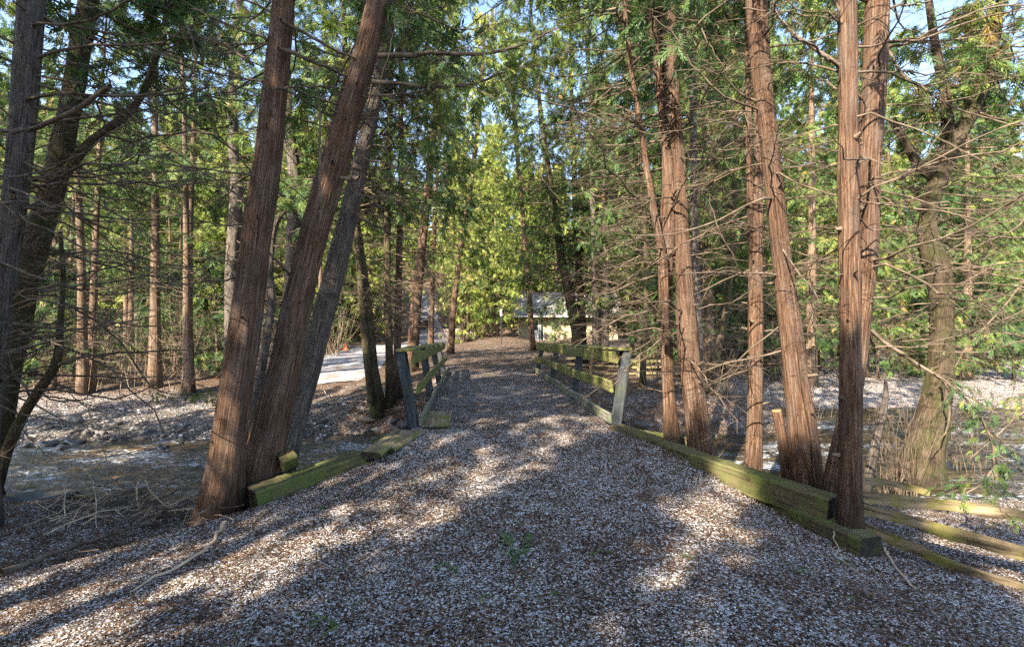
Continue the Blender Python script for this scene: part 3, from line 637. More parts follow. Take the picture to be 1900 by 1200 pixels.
hero('R3', 'stout sunlit cedar trunk curving left above the mossy timbers', pts=[(1500, 920, 68), (1494, 860, 60), (1487, 780, 54), (1476, 700, 47), (1462, 560, 44), (1452, 500, 37), (1442, 400, 36), (1426, 250, 37), (1414, 150, 36), (1403, 0, 43)], Y=4.7, seed=49, dead=(1.4, 5.0, 26, 1.5), live=(4.9, 28, 1.9), flare=.15, ridge=.05,
     pix=[dict(p=[(1410, 205, 4.7), (1380, 195, 4.6), (1330, 170, 4.5), (1290, 130, 4.5), (1250, 60, 4.4), (1210, 30, 4.4)], r=(.011, .004), tw=7),
          dict(p=[(1412, 190, 4.7), (1370, 180, 4.7), (1335, 120, 4.6), (1300, 50, 4.6)], r=(.012, .005), tw=6),
          dict(p=[(1420, -20, 4.4), (1440, 30, 4.2), (1470, 60, 4.1), (1515, 95, 3.9), (1560, 120, 3.9)], r=(.013, .012), tw=4),
          dict(p=[(1380, 15, 4.4), (1450, 24, 4.3), (1530, 34, 4.2)], r=(.008, .004), tw=5),
          dict(p=[(1406, 505, 4.7), (1380, 520, 4.6), (1360, 480, 4.5), (1330, 420, 4.4), (1314, 360, 4.4)], r=(.008, .003), tw=5)])
hero('R5', 'upright cedar trunk nearest us at the end of the mossy timbers', pts=[(1575, 985, 46), (1577, 900, 42), (1579, 700, 42), (1578, 600, 41), (1576, 500, 40), (1574, 300, 39), (1572, 0, 36)], Y=4.0, seed=50, dead=(1.8, 4.6, 16, 1.3), live=(4.6, 26, 1.8), flare=.06,
     pix=[dict(p=[(1556, 125, 4.0), (1530, 105, 3.9), (1500, 80, 3.8), (1470, 68, 3.7)], r=(.012, .008), tw=4),
          dict(p=[(1562, 60, 4.0), (1555, 20, 3.9), (1548, -20, 3.9)], r=(.015, .008), tw=2)])
hero('R6', 'dark cedar trunk leaning right just behind the nearest upright one', pts=[(1548, 905, 46), (1555, 860, 42), (1572, 780, 38), (1592, 660, 36), (1602, 560, 35), (1610, 480, 37), (1613, 300, 42), (1622, 150, 44), (1629, 0, 43)], Y=4.4, seed=51, dead=(1.6, 4.8, 26, 1.6), live=(4.8, 26, 1.9), flare=.12, az=(0, 70),
     pix=[dict(p=[(1615, 612, 4.4), (1650, 645, 4.4), (1700, 675, 4.3), (1735, 690, 4.2), (1775, 725, 4.2), (1815, 755, 4.1), (1838, 790, 4.1), (1852, 850, 4.1), (1846, 885, 4.1), (1820, 900, 4.1), (1795, 915, 4.0)], r=(.017, .006), tw=22, tl=.22, sp=2),
          dict(p=[(1650, 95, 4.4), (1665, 130, 4.3), (1690, 150, 4.2), (1740, 185, 4.1), (1800, 215, 4.0), (1900, 235, 3.9)], r=(.013, .005), tw=12),
          dict(p=[(1640, 80, 4.4), (1700, 75, 4.3), (1760, 40, 4.2), (1850, 10, 4.1), (1930, 12, 4.0)], r=(.011, .006), tw=10),
          dict(p=[(1630, 250, 4.4), (1690, 235, 4.4), (1745, 225, 4.4)], r=(.01, .005), tw=5),
          dict(p=[(1625, 645, 4.4), (1690, 645, 4.2), (1770, 625, 4.1), (1850, 600, 4.0), (1910, 570, 3.9)], r=(.007, .004), tw=8),
          dict(p=[(1636, 365, 4.4), (1665, 385, 4.4), (1682, 420, 4.4), (1686, 440, 4.4)], r=(.013, .006), tw=4)])
hero('R7', 'old dark mossy tree with a crooked forking trunk beside the rail fence', 'forked_tree', 'tree', pts=[(1705, 905, 84), (1714, 850, 70), (1728, 780, 58), (1746, 700, 45), (1749, 620, 42), (1746, 540, 44), (1738, 490, 44), (1720, 450, 36), (1722, 400, 30), (1738, 340, 32), (1758, 280, 38), (1785, 240, 30), (1812, 195, 22), (1838, 120, 18), (1850, 60, 17), (1856, 0, 14)], Y=6.9, bark='bark_dark', seed=52, height=9, dead=(1.4, 7, 26, 1.8), live=(4.9, 30, 1.8), ridge=.12, flare=.2,
     stems=[([(1760, 290, 26), (1758, 190, 18), (1745, 130, 17), (1735, 80, 15), (1722, 0, 13)], 6.9, 8),
            ([(1736, 330, 20), (1705, 310, 18), (1680, 265, 16), (1655, 220, 14)], 6.9, 0)],
     pix=[dict(p=[(1700, 300, 6.9), (1670, 340, 6.8), (1690, 400, 6.8), (1700, 420, 6.8)], r=(.02, .008), tw=8),
          dict(p=[(1815, 210, 6.9), (1860, 225, 6.8), (1920, 235, 6.7)], r=(.02, .008), tw=10, sp=2),
          dict(p=[(1750, 700, 6.6), (1762, 760, 6.5), (1758, 800, 6.4), (1735, 830, 6.4)], r=(.018, .006), tw=5)])
hero('SN', 'dead broken snag with a pale jagged tip behind the rail fence', 'broken_snag', 'tree', pts=[(1612, 880, 17), (1618, 850, 16), (1632, 790, 14), (1644, 745, 12), (1645, 715, 8), (1641, 690, 3)], Y=6.2, bark='bark_grey', seed=53, height=0, dead=(.3, 1.0, 4, .4), live=None, flare=0)
hero('L9', 'leafy cedar hanging over the stream at the right edge of the view', pts=[(1990, 900, 40), (1980, 600, 36), (1965, 300, 32), (1950, 0, 28)], Y=6.5, seed=54, dead=(1.2, 6, 26, 2.2), live=(4.2, 36, 2.0), height=11, az=(190, 60),
     pix=[dict(p=[(1975, 480, 6.5), (1900, 520, 6.2), (1840, 600, 6), (1790, 640, 6), (1770, 680, 6)], r=(.015, .005), tw=16, sp=3, tl=.3),
          dict(p=[(1980, 700, 6.5), (1920, 740, 6.2), (1860, 800, 6), (1800, 850, 6)], r=(.015, .005), tw=16, sp=3, tl=.3)])

# ------------------------------------------------------------------ copied trees: each kind once, then copies
def proto(seed, height, r0, live0, nlive, Llive, ndead, lean=0., bark_='bark_far', leaf='leaf', size=.30, m2=7, m3=4, tmpl=None, twin=False, shape=1.0, wig=.25):
    r = np.random.RandomState(seed); K = 9; z = np.linspace(-.2, height, K)
    def mk(off, ln):
        p = np.stack([off[0] + ln * z / 5 + np.cumsum(r.normal(0, wig / K, K)), off[1] + np.cumsum(r.normal(0, wig / K, K)), z], -1); return p
    mt = MB(); md = MB(); ml = MB()
    for j in range(2 if twin else 1):
        p = mk((.3 * j, .1 * j), lean + (.35 * j)); rad = r0 * (1 - .12 * j) * (1 - .93 * (np.clip(z, 0, None) / height) ** 1.1) * (1 + .4 * np.exp(-np.clip(z, 0, None) / .3))
        trunk_tube(mt, p, rad, r, 12, .5, .05, 5)
        grow_dead(md, p, rad, r, .7, live0 + 1.5, ndead // (2 if twin else 1), 1.7, 1)
        grow_live(ml, md, p, rad, r, live0, height - .1, nlive // (2 if twin else 1), Llive, size, m2, m3, tmpl, .16, shape)
    root = thing('cedar_tree', 'cedar', 'tree')
    link('trunk', mt.mesh('trunk', M[bark_]), root); link('bare_branch', md.mesh('bare_branch', M['twig']), root); link('crown', ml.mesh('crown', M[leaf], False), root)
    return root
KIND = dict(
    a=proto(201, 14.5, .17, 3.8, 125, 2.2, 34), b=proto(202, 13, .15, 3.0, 120, 2.1, 30, .1), c=proto(203, 16, .19, 4.4, 140, 2.4, 40, -.12, twin=True),
    d=proto(204, 11.5, .13, 2.2, 115, 2.0, 26, .2), e=proto(205, 15, .18, 4.2, 130, 2.3, 44, .05, twin=True),
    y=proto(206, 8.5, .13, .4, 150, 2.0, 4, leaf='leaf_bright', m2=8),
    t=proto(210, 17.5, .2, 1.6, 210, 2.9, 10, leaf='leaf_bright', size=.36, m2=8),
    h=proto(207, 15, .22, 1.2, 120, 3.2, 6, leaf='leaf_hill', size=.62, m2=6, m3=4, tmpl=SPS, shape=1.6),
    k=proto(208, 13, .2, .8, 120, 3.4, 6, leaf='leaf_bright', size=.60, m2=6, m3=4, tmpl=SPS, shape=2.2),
    s=proto(209, 16, .19, 3.0, 110, 2.7, 16, size=.5, m2=6, m3=4, tmpl=SPS),
    g=proto(215, 15, .17, 1.8, 200, 2.6, 16, size=.29),
    n=proto(212, 14, .15, 6.2, 62, 1.9, 64, .1), m=proto(213, 13, .13, 5.4, 60, 1.8, 60, -.15, twin=True),
    u=proto(211, 3.4, .04, .3, 60, 1.1, 10, size=.24, m2=5, m3=3), v=proto(214, 2.6, .035, .25, 34, 1.2, 22, size=.22, m2=4, m3=3, lean=.4))
used = set()
rt = random.Random(77)
def put(kind, x, y, label, group, sc=1.0, cat=None, name=None):
    src = KIND[kind]; loc = (x, y, h1(x, y) - .05); rz = rt.uniform(0, 6.283)
    if kind not in used:
        used.add(kind); src.location = loc; src.rotation_euler = (0, 0, rz); src.scale = (sc,) * 3; src['label'] = label; src['group'] = group; o = src
    else: o = copy_tree(src, loc, rz, sc, label, group)
    return o
placed = []
def scatter(n, x0, x1, y0, y1, kinds, label, group, dmin, smin=.85, smax=1.15, ok=None):
    k = 0
    for _ in range(n * 30):
        if k >= n: break
        x = rt.uniform(x0, x1); y = rt.uniform(y0, y1)
        if y > 6 and near_drive(x, y, 3.2): continue
        if ok and not ok(x, y): continue
        if any((x - a) ** 2 + (y - b) ** 2 < dmin ** 2 for a, b in placed): continue
        placed.append((x, y)); put(rt.choice(kinds), x, y, label, group, rt.uniform(smin, smax)); k += 1
inview = lambda x, y: abs(x) < 1.12 * y + 2
offpath = lambda x, y: x < lerp(y, [14, 24, 44], [-3.0, -4.2, -4.5]) or x > lerp(y, [14, 24, 36, 44], [2.2, 4.5, 10.5, 11])
G1 = 'cedars in the wood beyond the stream at left'
for xx, yy, k in [(-9.3, 13.9, 'm'), (-10.6, 14.4, 'n'), (-12.0, 13.6, 'm')]:
    placed.append((xx, yy)); put(k, xx, yy, 'reddish cedar at the edge of the wood beyond the gravel bank', 'reddish cedars at the edge of the left wood')
scatter(13, -30, -7, 13.8, 32, 'nmnmb', 'slim cedar in the wood beyond the gravel bank, left of the driveway', G1, 1.6, ok=lambda x, y: inview(x, y) and not (-9 < x and y > 17))
scatter(2, -5.0, -2.9, 19, 44, 'abd', 'slim cedar between the snowy driveway and the path', 'cedars between driveway and path', 1.6, ok=lambda x, y: abs(x - (-.245 * y)) > .6 and x < -.055 * y - 1.6 and abs(x + .176 * y) > .9)
scatter(40, 4, 34, 15.5, 42, 'abdnecm', 'slim cedar in the wood beyond the stream, right of the house', 'cedars in the wood right of the house', 1.7, ok=lambda x, y: inview(x, y) and x > 3 + .13 * y and not (y > 36 and x < 11) and not (x > 8.5 and y < 19))
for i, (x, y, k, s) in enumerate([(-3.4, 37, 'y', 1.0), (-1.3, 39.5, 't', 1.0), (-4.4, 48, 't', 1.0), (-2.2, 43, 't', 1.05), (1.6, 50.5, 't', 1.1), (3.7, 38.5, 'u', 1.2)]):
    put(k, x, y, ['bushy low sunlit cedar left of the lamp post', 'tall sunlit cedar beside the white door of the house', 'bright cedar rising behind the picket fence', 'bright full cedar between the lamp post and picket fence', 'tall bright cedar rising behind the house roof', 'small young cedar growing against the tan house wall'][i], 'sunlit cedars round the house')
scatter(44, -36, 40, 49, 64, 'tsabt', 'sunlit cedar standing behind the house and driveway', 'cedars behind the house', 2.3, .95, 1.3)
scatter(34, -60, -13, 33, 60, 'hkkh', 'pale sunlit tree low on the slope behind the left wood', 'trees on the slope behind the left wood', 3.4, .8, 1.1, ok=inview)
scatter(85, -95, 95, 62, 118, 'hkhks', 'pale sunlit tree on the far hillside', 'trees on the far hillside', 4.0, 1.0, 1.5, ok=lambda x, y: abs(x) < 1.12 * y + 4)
scatter(44, -26, -6.8, 13.6, 30, 'uvu', 'small leafy cedar sapling under the wood at left', 'cedar saplings in the left wood', .9, .7, 1.3, ok=lambda x, y: inview(x, y))
scatter(40, 3, 26, 14.8, 34, 'uv', 'small leafy cedar sapling under the wood at right', 'cedar saplings in the right wood', .9, .7, 1.3, ok=lambda x, y: inview(x, y) and x > 2.4 + .14 * y and not (x > 9 and y < 17))
for x, y in [(6.4, 16.2), (8.6, 19.5), (10.2, 16.6), (13.4, 18.5), (16.5, 17.6), (5.3, 20.5), (4.6, 25), (19.5, 20), (12, 23)]:
    put('g', x, y, 'full green cedar leafy almost to the ground beyond the stream at right', 'full green cedars in the right wood', rt.uniform(.9, 1.1))
for x, y in [(-12.5, 33), (-16, 36), (-19.5, 33), (-23, 37), (-15.5, 42), (-27, 35), (-20, 42), (-11.8, 40)]:
    put('t', x, y, 'bright sunlit cedar along the back of the left wood', 'bright cedars behind the left wood', rt.uniform(.75, 1.0))
# unseen cedars added behind the viewpoint, set out to throw the dappled shade; u runs across the light, s along it
rt = random.Random(31)
def us_(u, q): return (.83 * u + .56 * q, -.56 * u + .83 * q)
for q, us2 in ((-5.6, [-6.5, -5.75, -2.1, -1.7, .05, 1.9, 2.8, 3.6]), (-7.4, [-6.1, -1.85, .0, .5, 2.4, 3.4]), (-6.3, [-4.4, -5.2, -3.6])):
    for u in us2:  # low blockers added to shade the ground; gaps between them leave sun streaks
        x, y = us_(u + rt.uniform(-.08, .08), q + rt.uniform(-.5, .5)); k = 'n' if u in (-4.4, -5.2, -3.6, -3.3, -4.9) else ('y' if -2.5 < u < 2 else rt.choice('yyd')); put(k, x, y, 'unseen young bushy cedar added behind the viewpoint to block sun', 'unseen young cedars added behind the viewpoint to block sun', 1 * (rt.uniform(1.02, 1.15) if k != 'd' else rt.uniform(.78, .88)))
for u, q in [(-14.4, -6), (-12.4, -5), (-10.6, -4), (-9.3, -4.5), (-8.2, -7), (-7.2, -4), (-6.9, -8), (-6.9, -11), (4.6, -7), (6.4, -8)]:
    x, y = us_(u, q)
    if y > 0 and abs(x) < 1.15 * y + 2.6: continue
    put('d' if u < -9 else rt.choice('abce'), x, y, 'unseen tall cedar behind the viewpoint, placed for its shade', 'unseen cedars behind the viewpoint, placed for their shade', rt.uniform(.9, 1.1))

# ------------------------------------------------------------------ timber work
def plank_mesh(name, L, W, T, m, seed=0, rough=.006, bev=.012, n=24, endm=None):
    r = np.random.RandomState(seed)                       # a sawn timber along local x with worn edges
    b = min(bev, T * .3, W * .3); hw, ht = W / 2, T / 2
    sec = np.array([(-hw + b, -ht), (hw - b, -ht), (hw, -ht + b), (hw, ht - b), (hw - b, ht), (-hw + b, ht), (-hw, ht - b), (-hw, -ht + b)])
    xs = np.linspace(0, L, n); ph = r.rand(4) * 6
    V = []
    for i, xx in enumerate(xs):
        s_ = sec.copy() * (1 + r.normal(0, .006, (8, 1))) + r.normal(0, rough * .35, (8, 2))
        s_[:, 0] += rough * 1.5 * math.sin(xx * 1.7 + ph[0]); s_[:, 1] += rough * 1.5 * math.sin(xx * 2.3 + ph[1])
        V.append(np.concatenate([np.full((8, 1), xx), s_], 1))
    V = np.stack(V)
    idx = np.arange(n * 8).reshape(n, 8); nx = np.roll(idx, -1, 1)
    q = np.stack([idx[:-1], nx[:-1], nx[1:], idx[1:]], -1).reshape(-1, 4)
    caps = []
    for e, o in ((idx[0], -1), (idx[-1], 1)):
        f = [[e[0], e[1], e[2], e[7]], [e[7], e[2], e[3], e[6]], [e[6], e[3], e[4], e[5]]]
        caps += [ff[::-1] if o > 0 else ff for ff in f]
    q = np.concatenate([q[:, ::-1], np.array(caps)[:, ::-1]])
    mb = MB(); mb.add(V.reshape(-1, 3), q); me = mb.mesh(name, m, False)
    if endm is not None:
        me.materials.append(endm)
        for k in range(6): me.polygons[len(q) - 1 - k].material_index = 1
    return me
def between(name, a, b, W, T, m, parent=None, roll=0., seed=0, **kw):
    a = Vector(a); b = Vector(b); d = b - a
    o = link(name, plank_mesh(name, d.length, W, T, m, seed, **kw), parent)
    x = d.normalized(); y = Vector((0, 0, 1)).cross(x).normalized() if abs(x.z) < .95 else Vector((1, 0, 0)).cross(x).normalized(); z = x.cross(y)
    mt = Matrix((x, y, z)).transposed().to_4x4() @ Matrix.Rotation(roll, 4, 'X'); mt.translation = a
    if parent is not None: mt = Matrix.Translation(-Vector(parent.location)) @ mt
    o.matrix_local = mt
    return o

BD = Vector((-.083, .9965, 0))
br = thing('footbridge', 'wooden footbridge with mossy green rails carrying the path over the stream', 'bridge', (0, 10.5, 0))
def side(sgn, y):                                         # foot of the rail line
    x = 1.335 - .083 * (y - 6.68) if sgn > 0 else -1.215 - .089 * (y - 6.27)
    return Vector((x, y, .44 + .0223 * (y - 6.4)))
y0, y1 = 6.32, 14.75
mb = MB(); n = 90; ys = np.linspace(y0, y1, n); us = np.linspace(0, 1, 28)
xl = np.array([side(-1, v).x + .02 for v in ys]); xr = np.array([side(1, v).x - .02 for v in ys])
DXX = xl[:, None] + (xr - xl)[:, None] * us; DYY = np.broadcast_to(ys[:, None], DXX.shape)
DZZ = .44 - .03 * (1 - sstep(DYY, 6.3, 6.55)) + .0223 * (DYY - 6.4) + .02 * np.sin(us * math.pi)[None] + .018 * vnoise(DXX * 3, DYY * 3)
mb.add(np.stack([DXX, DYY, DZZ], -1) - np.array([0, 10.5, 0]), grid_quads(n, 28))
link('litter_cover', mb.mesh('litter_cover', M['ground'], True, None, {'cov': .28 - .03 * sstep(DYY, 9, 14), 'gravel': DXX * 0}), br)
dk = MB()
deck_l, deck_r = side(-1, 6.3), side(1, 6.3)
between('deck', ((deck_l.x + deck_r.x) / 2, y0 - .03, .36), ((side(-1, y1).x + side(1, y1).x) / 2, y1 + .03, .36 + .0223 * 8.4), 2.62, .10, M['plank'], br, seed=5)
for sx in (-.8, 0, .8): between('girder', (sx, 6.5, .18), (sx - .7, 14.6, .36), .16, .24, M['moss_beam'], br, seed=int(9 + sx * 5))
for sg in (-1, 1):
    A = side(sg, 6.45 if sg < 0 else 6.68); Bp = side(sg, 14.6)
    ln = .16 * sg                                          # posts lean outward
    for j, yy in enumerate([A.y, 9.4, 12.0, 14.5]):
        f = side(sg, yy); topz = 1.44 + .002 * (yy - 6.6)
        # posts are broad boards on the outer face of the rails
        o = between('post', (f.x + sg * .07, yy, f.z - .12), (f.x + sg * (.07 + .17), yy, topz), .17, .12, M['post'], br, seed=60 + j + sg, n=12)
    f0, f1 = side(sg, A.y - .12), side(sg, 14.75)
    between('cap_rail', (f0.x + sg * .17, f0.y, 1.47), (f1.x + sg * .17, f1.y, 1.495), .24, .04, M['moss_rail'], br, seed=70 + sg)
    between('top_board', (f0.x + sg * .075, f0.y + .06, 1.36), (f1.x + sg * .075, f1.y, 1.385), .042, .17, M['moss_rail'], br, roll=R(-8) * sg, seed=72 + sg)
    g0 = side(sg, A.y + (.0 if sg > 0 else .1)); between('middle_board', (g0.x + sg * .03, g0.y, .95), (f1.x + sg * .03, f1.y + .05, 1.03), .042, .16, M['moss_rail'], br, roll=R(-8) * sg, seed=74 + sg)
    between('curb_board', (f0.x - sg * .01, f0.y + .1, f0.z + .085), (f1.x - sg * .01, f1.y, f1.z + .085), .045, .15, M['grey_wood'], br, roll=R(-6) * sg, seed=76 + sg)

def beam(label, a, b, W, T, seed, name='mossy_timber', m='moss_beam', roll=0., cat='timber'):
    o = between(name, a, b, W, T, M[m], None, roll, seed, rough=.008, bev=.018, n=40, endm=M['shaded_end'])
    return tag(o, label, cat)
def pv(px, py, Y): return Vector(P(px, py, Y))
# right edge: upper timber from the bridge, lower one stacked beneath and reaching nearer
a = pv(1533, 928, 4.08); b_ = pv(1128, 792, 6.35)
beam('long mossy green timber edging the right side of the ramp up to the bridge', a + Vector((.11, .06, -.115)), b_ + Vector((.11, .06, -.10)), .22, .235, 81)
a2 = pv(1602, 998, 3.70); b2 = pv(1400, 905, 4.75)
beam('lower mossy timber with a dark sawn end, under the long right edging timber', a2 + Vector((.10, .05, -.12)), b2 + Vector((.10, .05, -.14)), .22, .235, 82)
beam('short timber lying across the bank beside the right bridge post', pv(1150, 800, 6.45), pv(1290, 822, 6.6), .16, .14, 83)
# left edge
a = pv(484, 908, 4.42); b_ = pv(684, 836, 5.2)
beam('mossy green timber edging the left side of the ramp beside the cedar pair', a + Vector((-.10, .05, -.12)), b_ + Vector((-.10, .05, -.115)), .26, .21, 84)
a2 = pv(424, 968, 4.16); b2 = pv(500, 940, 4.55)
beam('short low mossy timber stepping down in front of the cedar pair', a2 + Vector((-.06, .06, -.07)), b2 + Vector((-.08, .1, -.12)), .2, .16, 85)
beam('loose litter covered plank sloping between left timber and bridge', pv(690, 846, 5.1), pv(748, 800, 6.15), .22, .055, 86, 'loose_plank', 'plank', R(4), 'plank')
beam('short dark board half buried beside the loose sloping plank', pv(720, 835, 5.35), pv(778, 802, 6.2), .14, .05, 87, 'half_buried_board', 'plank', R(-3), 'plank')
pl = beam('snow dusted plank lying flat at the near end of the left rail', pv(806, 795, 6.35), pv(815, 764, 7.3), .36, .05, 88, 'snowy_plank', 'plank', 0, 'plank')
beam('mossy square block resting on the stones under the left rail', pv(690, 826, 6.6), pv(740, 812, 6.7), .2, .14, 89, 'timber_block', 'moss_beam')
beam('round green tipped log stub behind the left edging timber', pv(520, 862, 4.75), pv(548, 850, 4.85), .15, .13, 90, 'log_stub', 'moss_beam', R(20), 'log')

# cut post beside the stout cedar
r = np.random.RandomState(4)
cp = thing('cut_post', 'pale leaning cut stump post beside the stout sunlit cedar', 'stump', tuple(P(1466, 900, 4.85)))
mb = MB(); pp = np.array([P(1466, 915, 4.85), P(1462, 880, 4.85), P(1453, 820, 4.85), P(1441, 762, 4.85)]); trunk_tube(mb, pp, np.array([.062, .056, .05, .045]), r, 18, .05, .06)
link('stem', mb.mesh('stem', M['bark_red'], True, P(1466, 900, 4.85)), cp)
mb = MB(); mb.tubes(np.array([[P(1441, 762.5, 4.85), P(1440.7, 760.5, 4.85), P(1440.6, 760, 4.85)]]), np.array([[.045, .044, .001]]), 18)
link('cut_face', mb.mesh('cut_face', M['cut'], False, P(1466, 900, 4.85)), cp)

# split rails
def split_rail(name, a, b, rad, seed, m, parent=None, sides=7):
    r = np.random.RandomState(seed); a = np.array(a); b = np.array(b); L = np.linalg.norm(b - a); n = 36
    t = np.linspace(0, 1, n); th = np.arange(sides) * 2 * math.pi / sides
    prof = rad * np.array([1.3, .72, 1.05, .68, 1.2, .66, .95])[:sides]
    nz = r.normal(0, .16, (9, sides)); V = []
    for i, k in enumerate(t):
        z = k * 8; zi = min(int(z), 7); g = nz[zi] * (1 - (z - zi)) + nz[zi + 1] * (z - zi)
        rr = prof * (1 + g) * (1 if 0 < i < n - 1 else .9) * (1 - .25 * k)
        tw = .5 * k
        V.append(np.stack([np.full(sides, k * L), rr * np.cos(th + tw) * .8 + .02 * math.sin(k * 5 + seed), rr * np.sin(th + tw) + .03 * math.sin(k * 3.3 + seed)], -1))
    V = np.stack(V); idx = np.arange(n * sides).reshape(n, sides); nx = np.roll(idx, -1, 1)
    q = np.stack([idx[:-1], nx[:-1], nx[1:], idx[1:]], -1).reshape(-1, 4)
    e = idx[0]; e2 = idx[-1]
    caps = [[e[3], e[2], e[1], e[0]], [e[5], e[4], e[3], e[0]], [e[6], e[5], e[0], e[0]]] if sides == 7 else []
    caps += [[e2[0], e2[1], e2[2], e2[3]], [e2[0], e2[3], e2[4], e2[5]]]
    q = np.concatenate([q, np.array([c for c in caps if len(set(c)) == 4])])
    mb = MB(); mb.add(V.reshape(-1, 3), q); o = link(name, mb.mesh(name, m, False), parent)
    d = Vector(b - a).normalized(); y = Vector((0, 0, 1)).cross(d).normalized(); z = d.cross(y)
    mt = Matrix((d, y, z)).transposed().to_4x4(); mt.translation = Vector(a)
    if parent is not None: mt = Matrix.Translation(-Vector(parent.location)) @ mt
    o.matrix_local = mt; return o
for i, (lb, a, b, rd) in enumerate([
    ('short weathered fence rail angled behind the upper rails of the right fence', P(1560, 886, 4.75), P(1722, 915, 4.5), .045),
    ('top grey fence rail running level to the right edge', P(1585, 928, 4.4), P(1990, 962, 3.7), .058),
    ('thick dark split rail sloping down under the top grey rail', P(1590, 948, 4.35), P(1990, 1036, 3.35), .066),
    ('lowest sunlit yellow split rail sloping to the lower right', P(1590, 976, 4.25), P(1990, 1116, 3.15), .054)]):
    tag(split_rail('fence_rail', a, b, rd, 100 + i, M['split']), lb, 'fence rail', 'rails of the fence beside the nearest right trunk')
fx = thing('split_rail_fence', 'old split rail fence on the far bank right of the bridge', 'fence', (3.5, 15.6, h1(3.5, 15.6)))
for j, (xa, za, zb) in enumerate([(1.7, .98, .95), (1.6, .78, .74), (1.8, .56, .52), (1.7, .36, .34)]):
    split_rail('rail', (xa, 15.5, za), (4.1, 15.8, zb), .045, 120 + j, M['split'], fx); split_rail('rail', (3.9, 15.75, zb - .03), (6.4, 15.6, za - .06), .045, 130 + j, M['split'], fx)
for xx, c in ((2.5, 'cut'), (4.0, 'split'), (6.3, 'split')):
    between('post', (xx, 15.48, .2), (xx + .04, 15.48, 1.08), .09, .09, M[c], fx, seed=int(xx * 10), n=8)

# ------------------------------------------------------------------ house, car and the things round them
hx0, hx1, hy, hz = 1.25, 9.6, 44.0, 1.35
ho = thing('house', 'low tan house with a pale roof half hidden behind the trees', 'house', (hx0, hy, hz))
def boxm(name, lo, hi, m, parent, bev=0):
    lo = np.array(lo, float); hi = np.array(hi, float); c = np.array([[x, y, z] for z in (lo[2], hi[2]) for y in (lo[1], hi[1]) for x in (lo[0], hi[0])])
    q = [[0, 2, 3, 1], [4, 5, 7, 6], [0, 1, 5, 4], [2, 6, 7, 3], [0, 4, 6, 2], [1, 3, 7, 5]]
    mb = MB(); mb.add(c, q); o = link(name, mb.mesh(name, m, False), parent)
    if bev:
        md = o.modifiers.new('bevel', 'BEVEL'); md.width = bev; md.segments = 2
    return o
boxm('wall', (1.62, 0, -.3), (8.35, 6, 2.3), M['stucco'], ho)
boxm('wall', (-.6, .02, -.3), (1.62, 6, 2.3), M['stucco'], ho)
d_ = boxm('door', (.42, -.05, .02), (1.2, .0, 2.15), M['white'], ho); boxm('pane', (.52, -.06, 1.1), (1.1, -.045, 2.0), M['glass'], d_)
w_ = boxm('window', (1.28, -.07, .1), (1.66, -.003, 2.15), M['white'], ho); boxm('pane', (1.34, -.085, .2), (1.6, -.06, 2.05), M['glass'], w_)
w_ = boxm('window', (6.3, -.06, .9), (7.4, -.003, 1.9), M['white'], ho); boxm('pane', (6.38, -.075, .98), (7.32, -.05, 1.82), M['glass'], w_)
mb = MB(); V = np.array([(-1.1, -.7, 2.22), (8.8, -.7, 2.22), (8.8, 3, 4.6), (-1.1, 3, 4.6), (8.8, 6.7, 2.22), (-1.1, 6.7, 2.22), (-1.1, -.7, 2.42), (8.8, -.7, 2.42), (8.8, 3, 4.8), (-1.1, 3, 4.8), (8.8, 6.7, 2.42), (-1.1, 6.7, 2.42)])
mb.add(V, [[0, 3, 2, 1], [3, 5, 4, 2], [6, 7, 8, 9], [9, 8, 10, 11], [0, 1, 7, 6], [4, 5, 11, 10], [1, 2, 8, 7], [2, 4, 10, 8], [0, 6, 9, 3], [3, 9, 11, 5]])
link('roof', mb.mesh('roof', M['shingle'], False), ho)
boxm('gutter', (-1.1, -.82, 2.26), (8.8, -.703, 2.38), M['white'], ho)

lp = thing('lamp_post', 'thin black lamp post standing on the lawn before the house', 'lamp post', (-.76, 34, h1(-.76, 34)))
mb = MB(); mb.tubes(np.array([[(0, 0, -.2), (0, 0, 1.0), (0, 0, 1.95)]]), np.full((1, 3), .035), 8); link('pole', mb.mesh('pole', M['black']), lp)
mb = MB(); mb.tubes(np.array([[(0, 0, 1.95), (0, 0, 1.99), (0, 0, 2.0), (0, 0, 2.3), (0, 0, 2.31), (0, 0, 2.42)]]), np.array([[.05, .09, .075, .1, .13, .02]]), 6); link('lantern', mb.mesh('lantern', M['lamp']), lp)

car = thing('parked_car', 'silver car facing us at the far end of the snowy driveway', 'car', (-10.9, 60, h1(-10.9, 60) + .04))
bm_ = boxm('body', (-.92, -2.2, .38), (.92, 2.2, 1.02), M['carpaint'], car, .12)
mb = MB(); V = np.array([(-.86, -1.0, 1.0), (.86, -1.0, 1.0), (.68, -.35, 1.62), (-.68, -.35, 1.62), (-.68, 1.4, 1.62), (.68, 1.4, 1.62), (.86, 2.0, 1.0), (-.86, 2.0, 1.0)])
mb.add(V, [[0, 1, 2, 3], [3, 2, 5, 4], [4, 5, 6, 7], [0, 3, 4, 7], [1, 6, 5, 2]]); link('cabin', mb.mesh('cabin', M['carpaint'], False), car)
mb = MB(); mb.add(np.array([(-.74, -.98, 1.06), (.74, -.98, 1.06), (.6, -.42, 1.56), (-.6, -.42, 1.56)]) + np.array([0, -.02, .01]), [[0, 1, 2, 3]]); link('windscreen', mb.mesh('windscreen', M['glass'], False), car)
boxm('grille', (-.5, -2.23, .6), (.5, -2.195, .86), M['black'], car); boxm('bumper', (-.93, -2.28, .38), (.93, -2.19, .54), M['black'], car, .02)
boxm('number_plate', (-.26, -2.3, .42), (.26, -2.275, .53), M['white'], car)
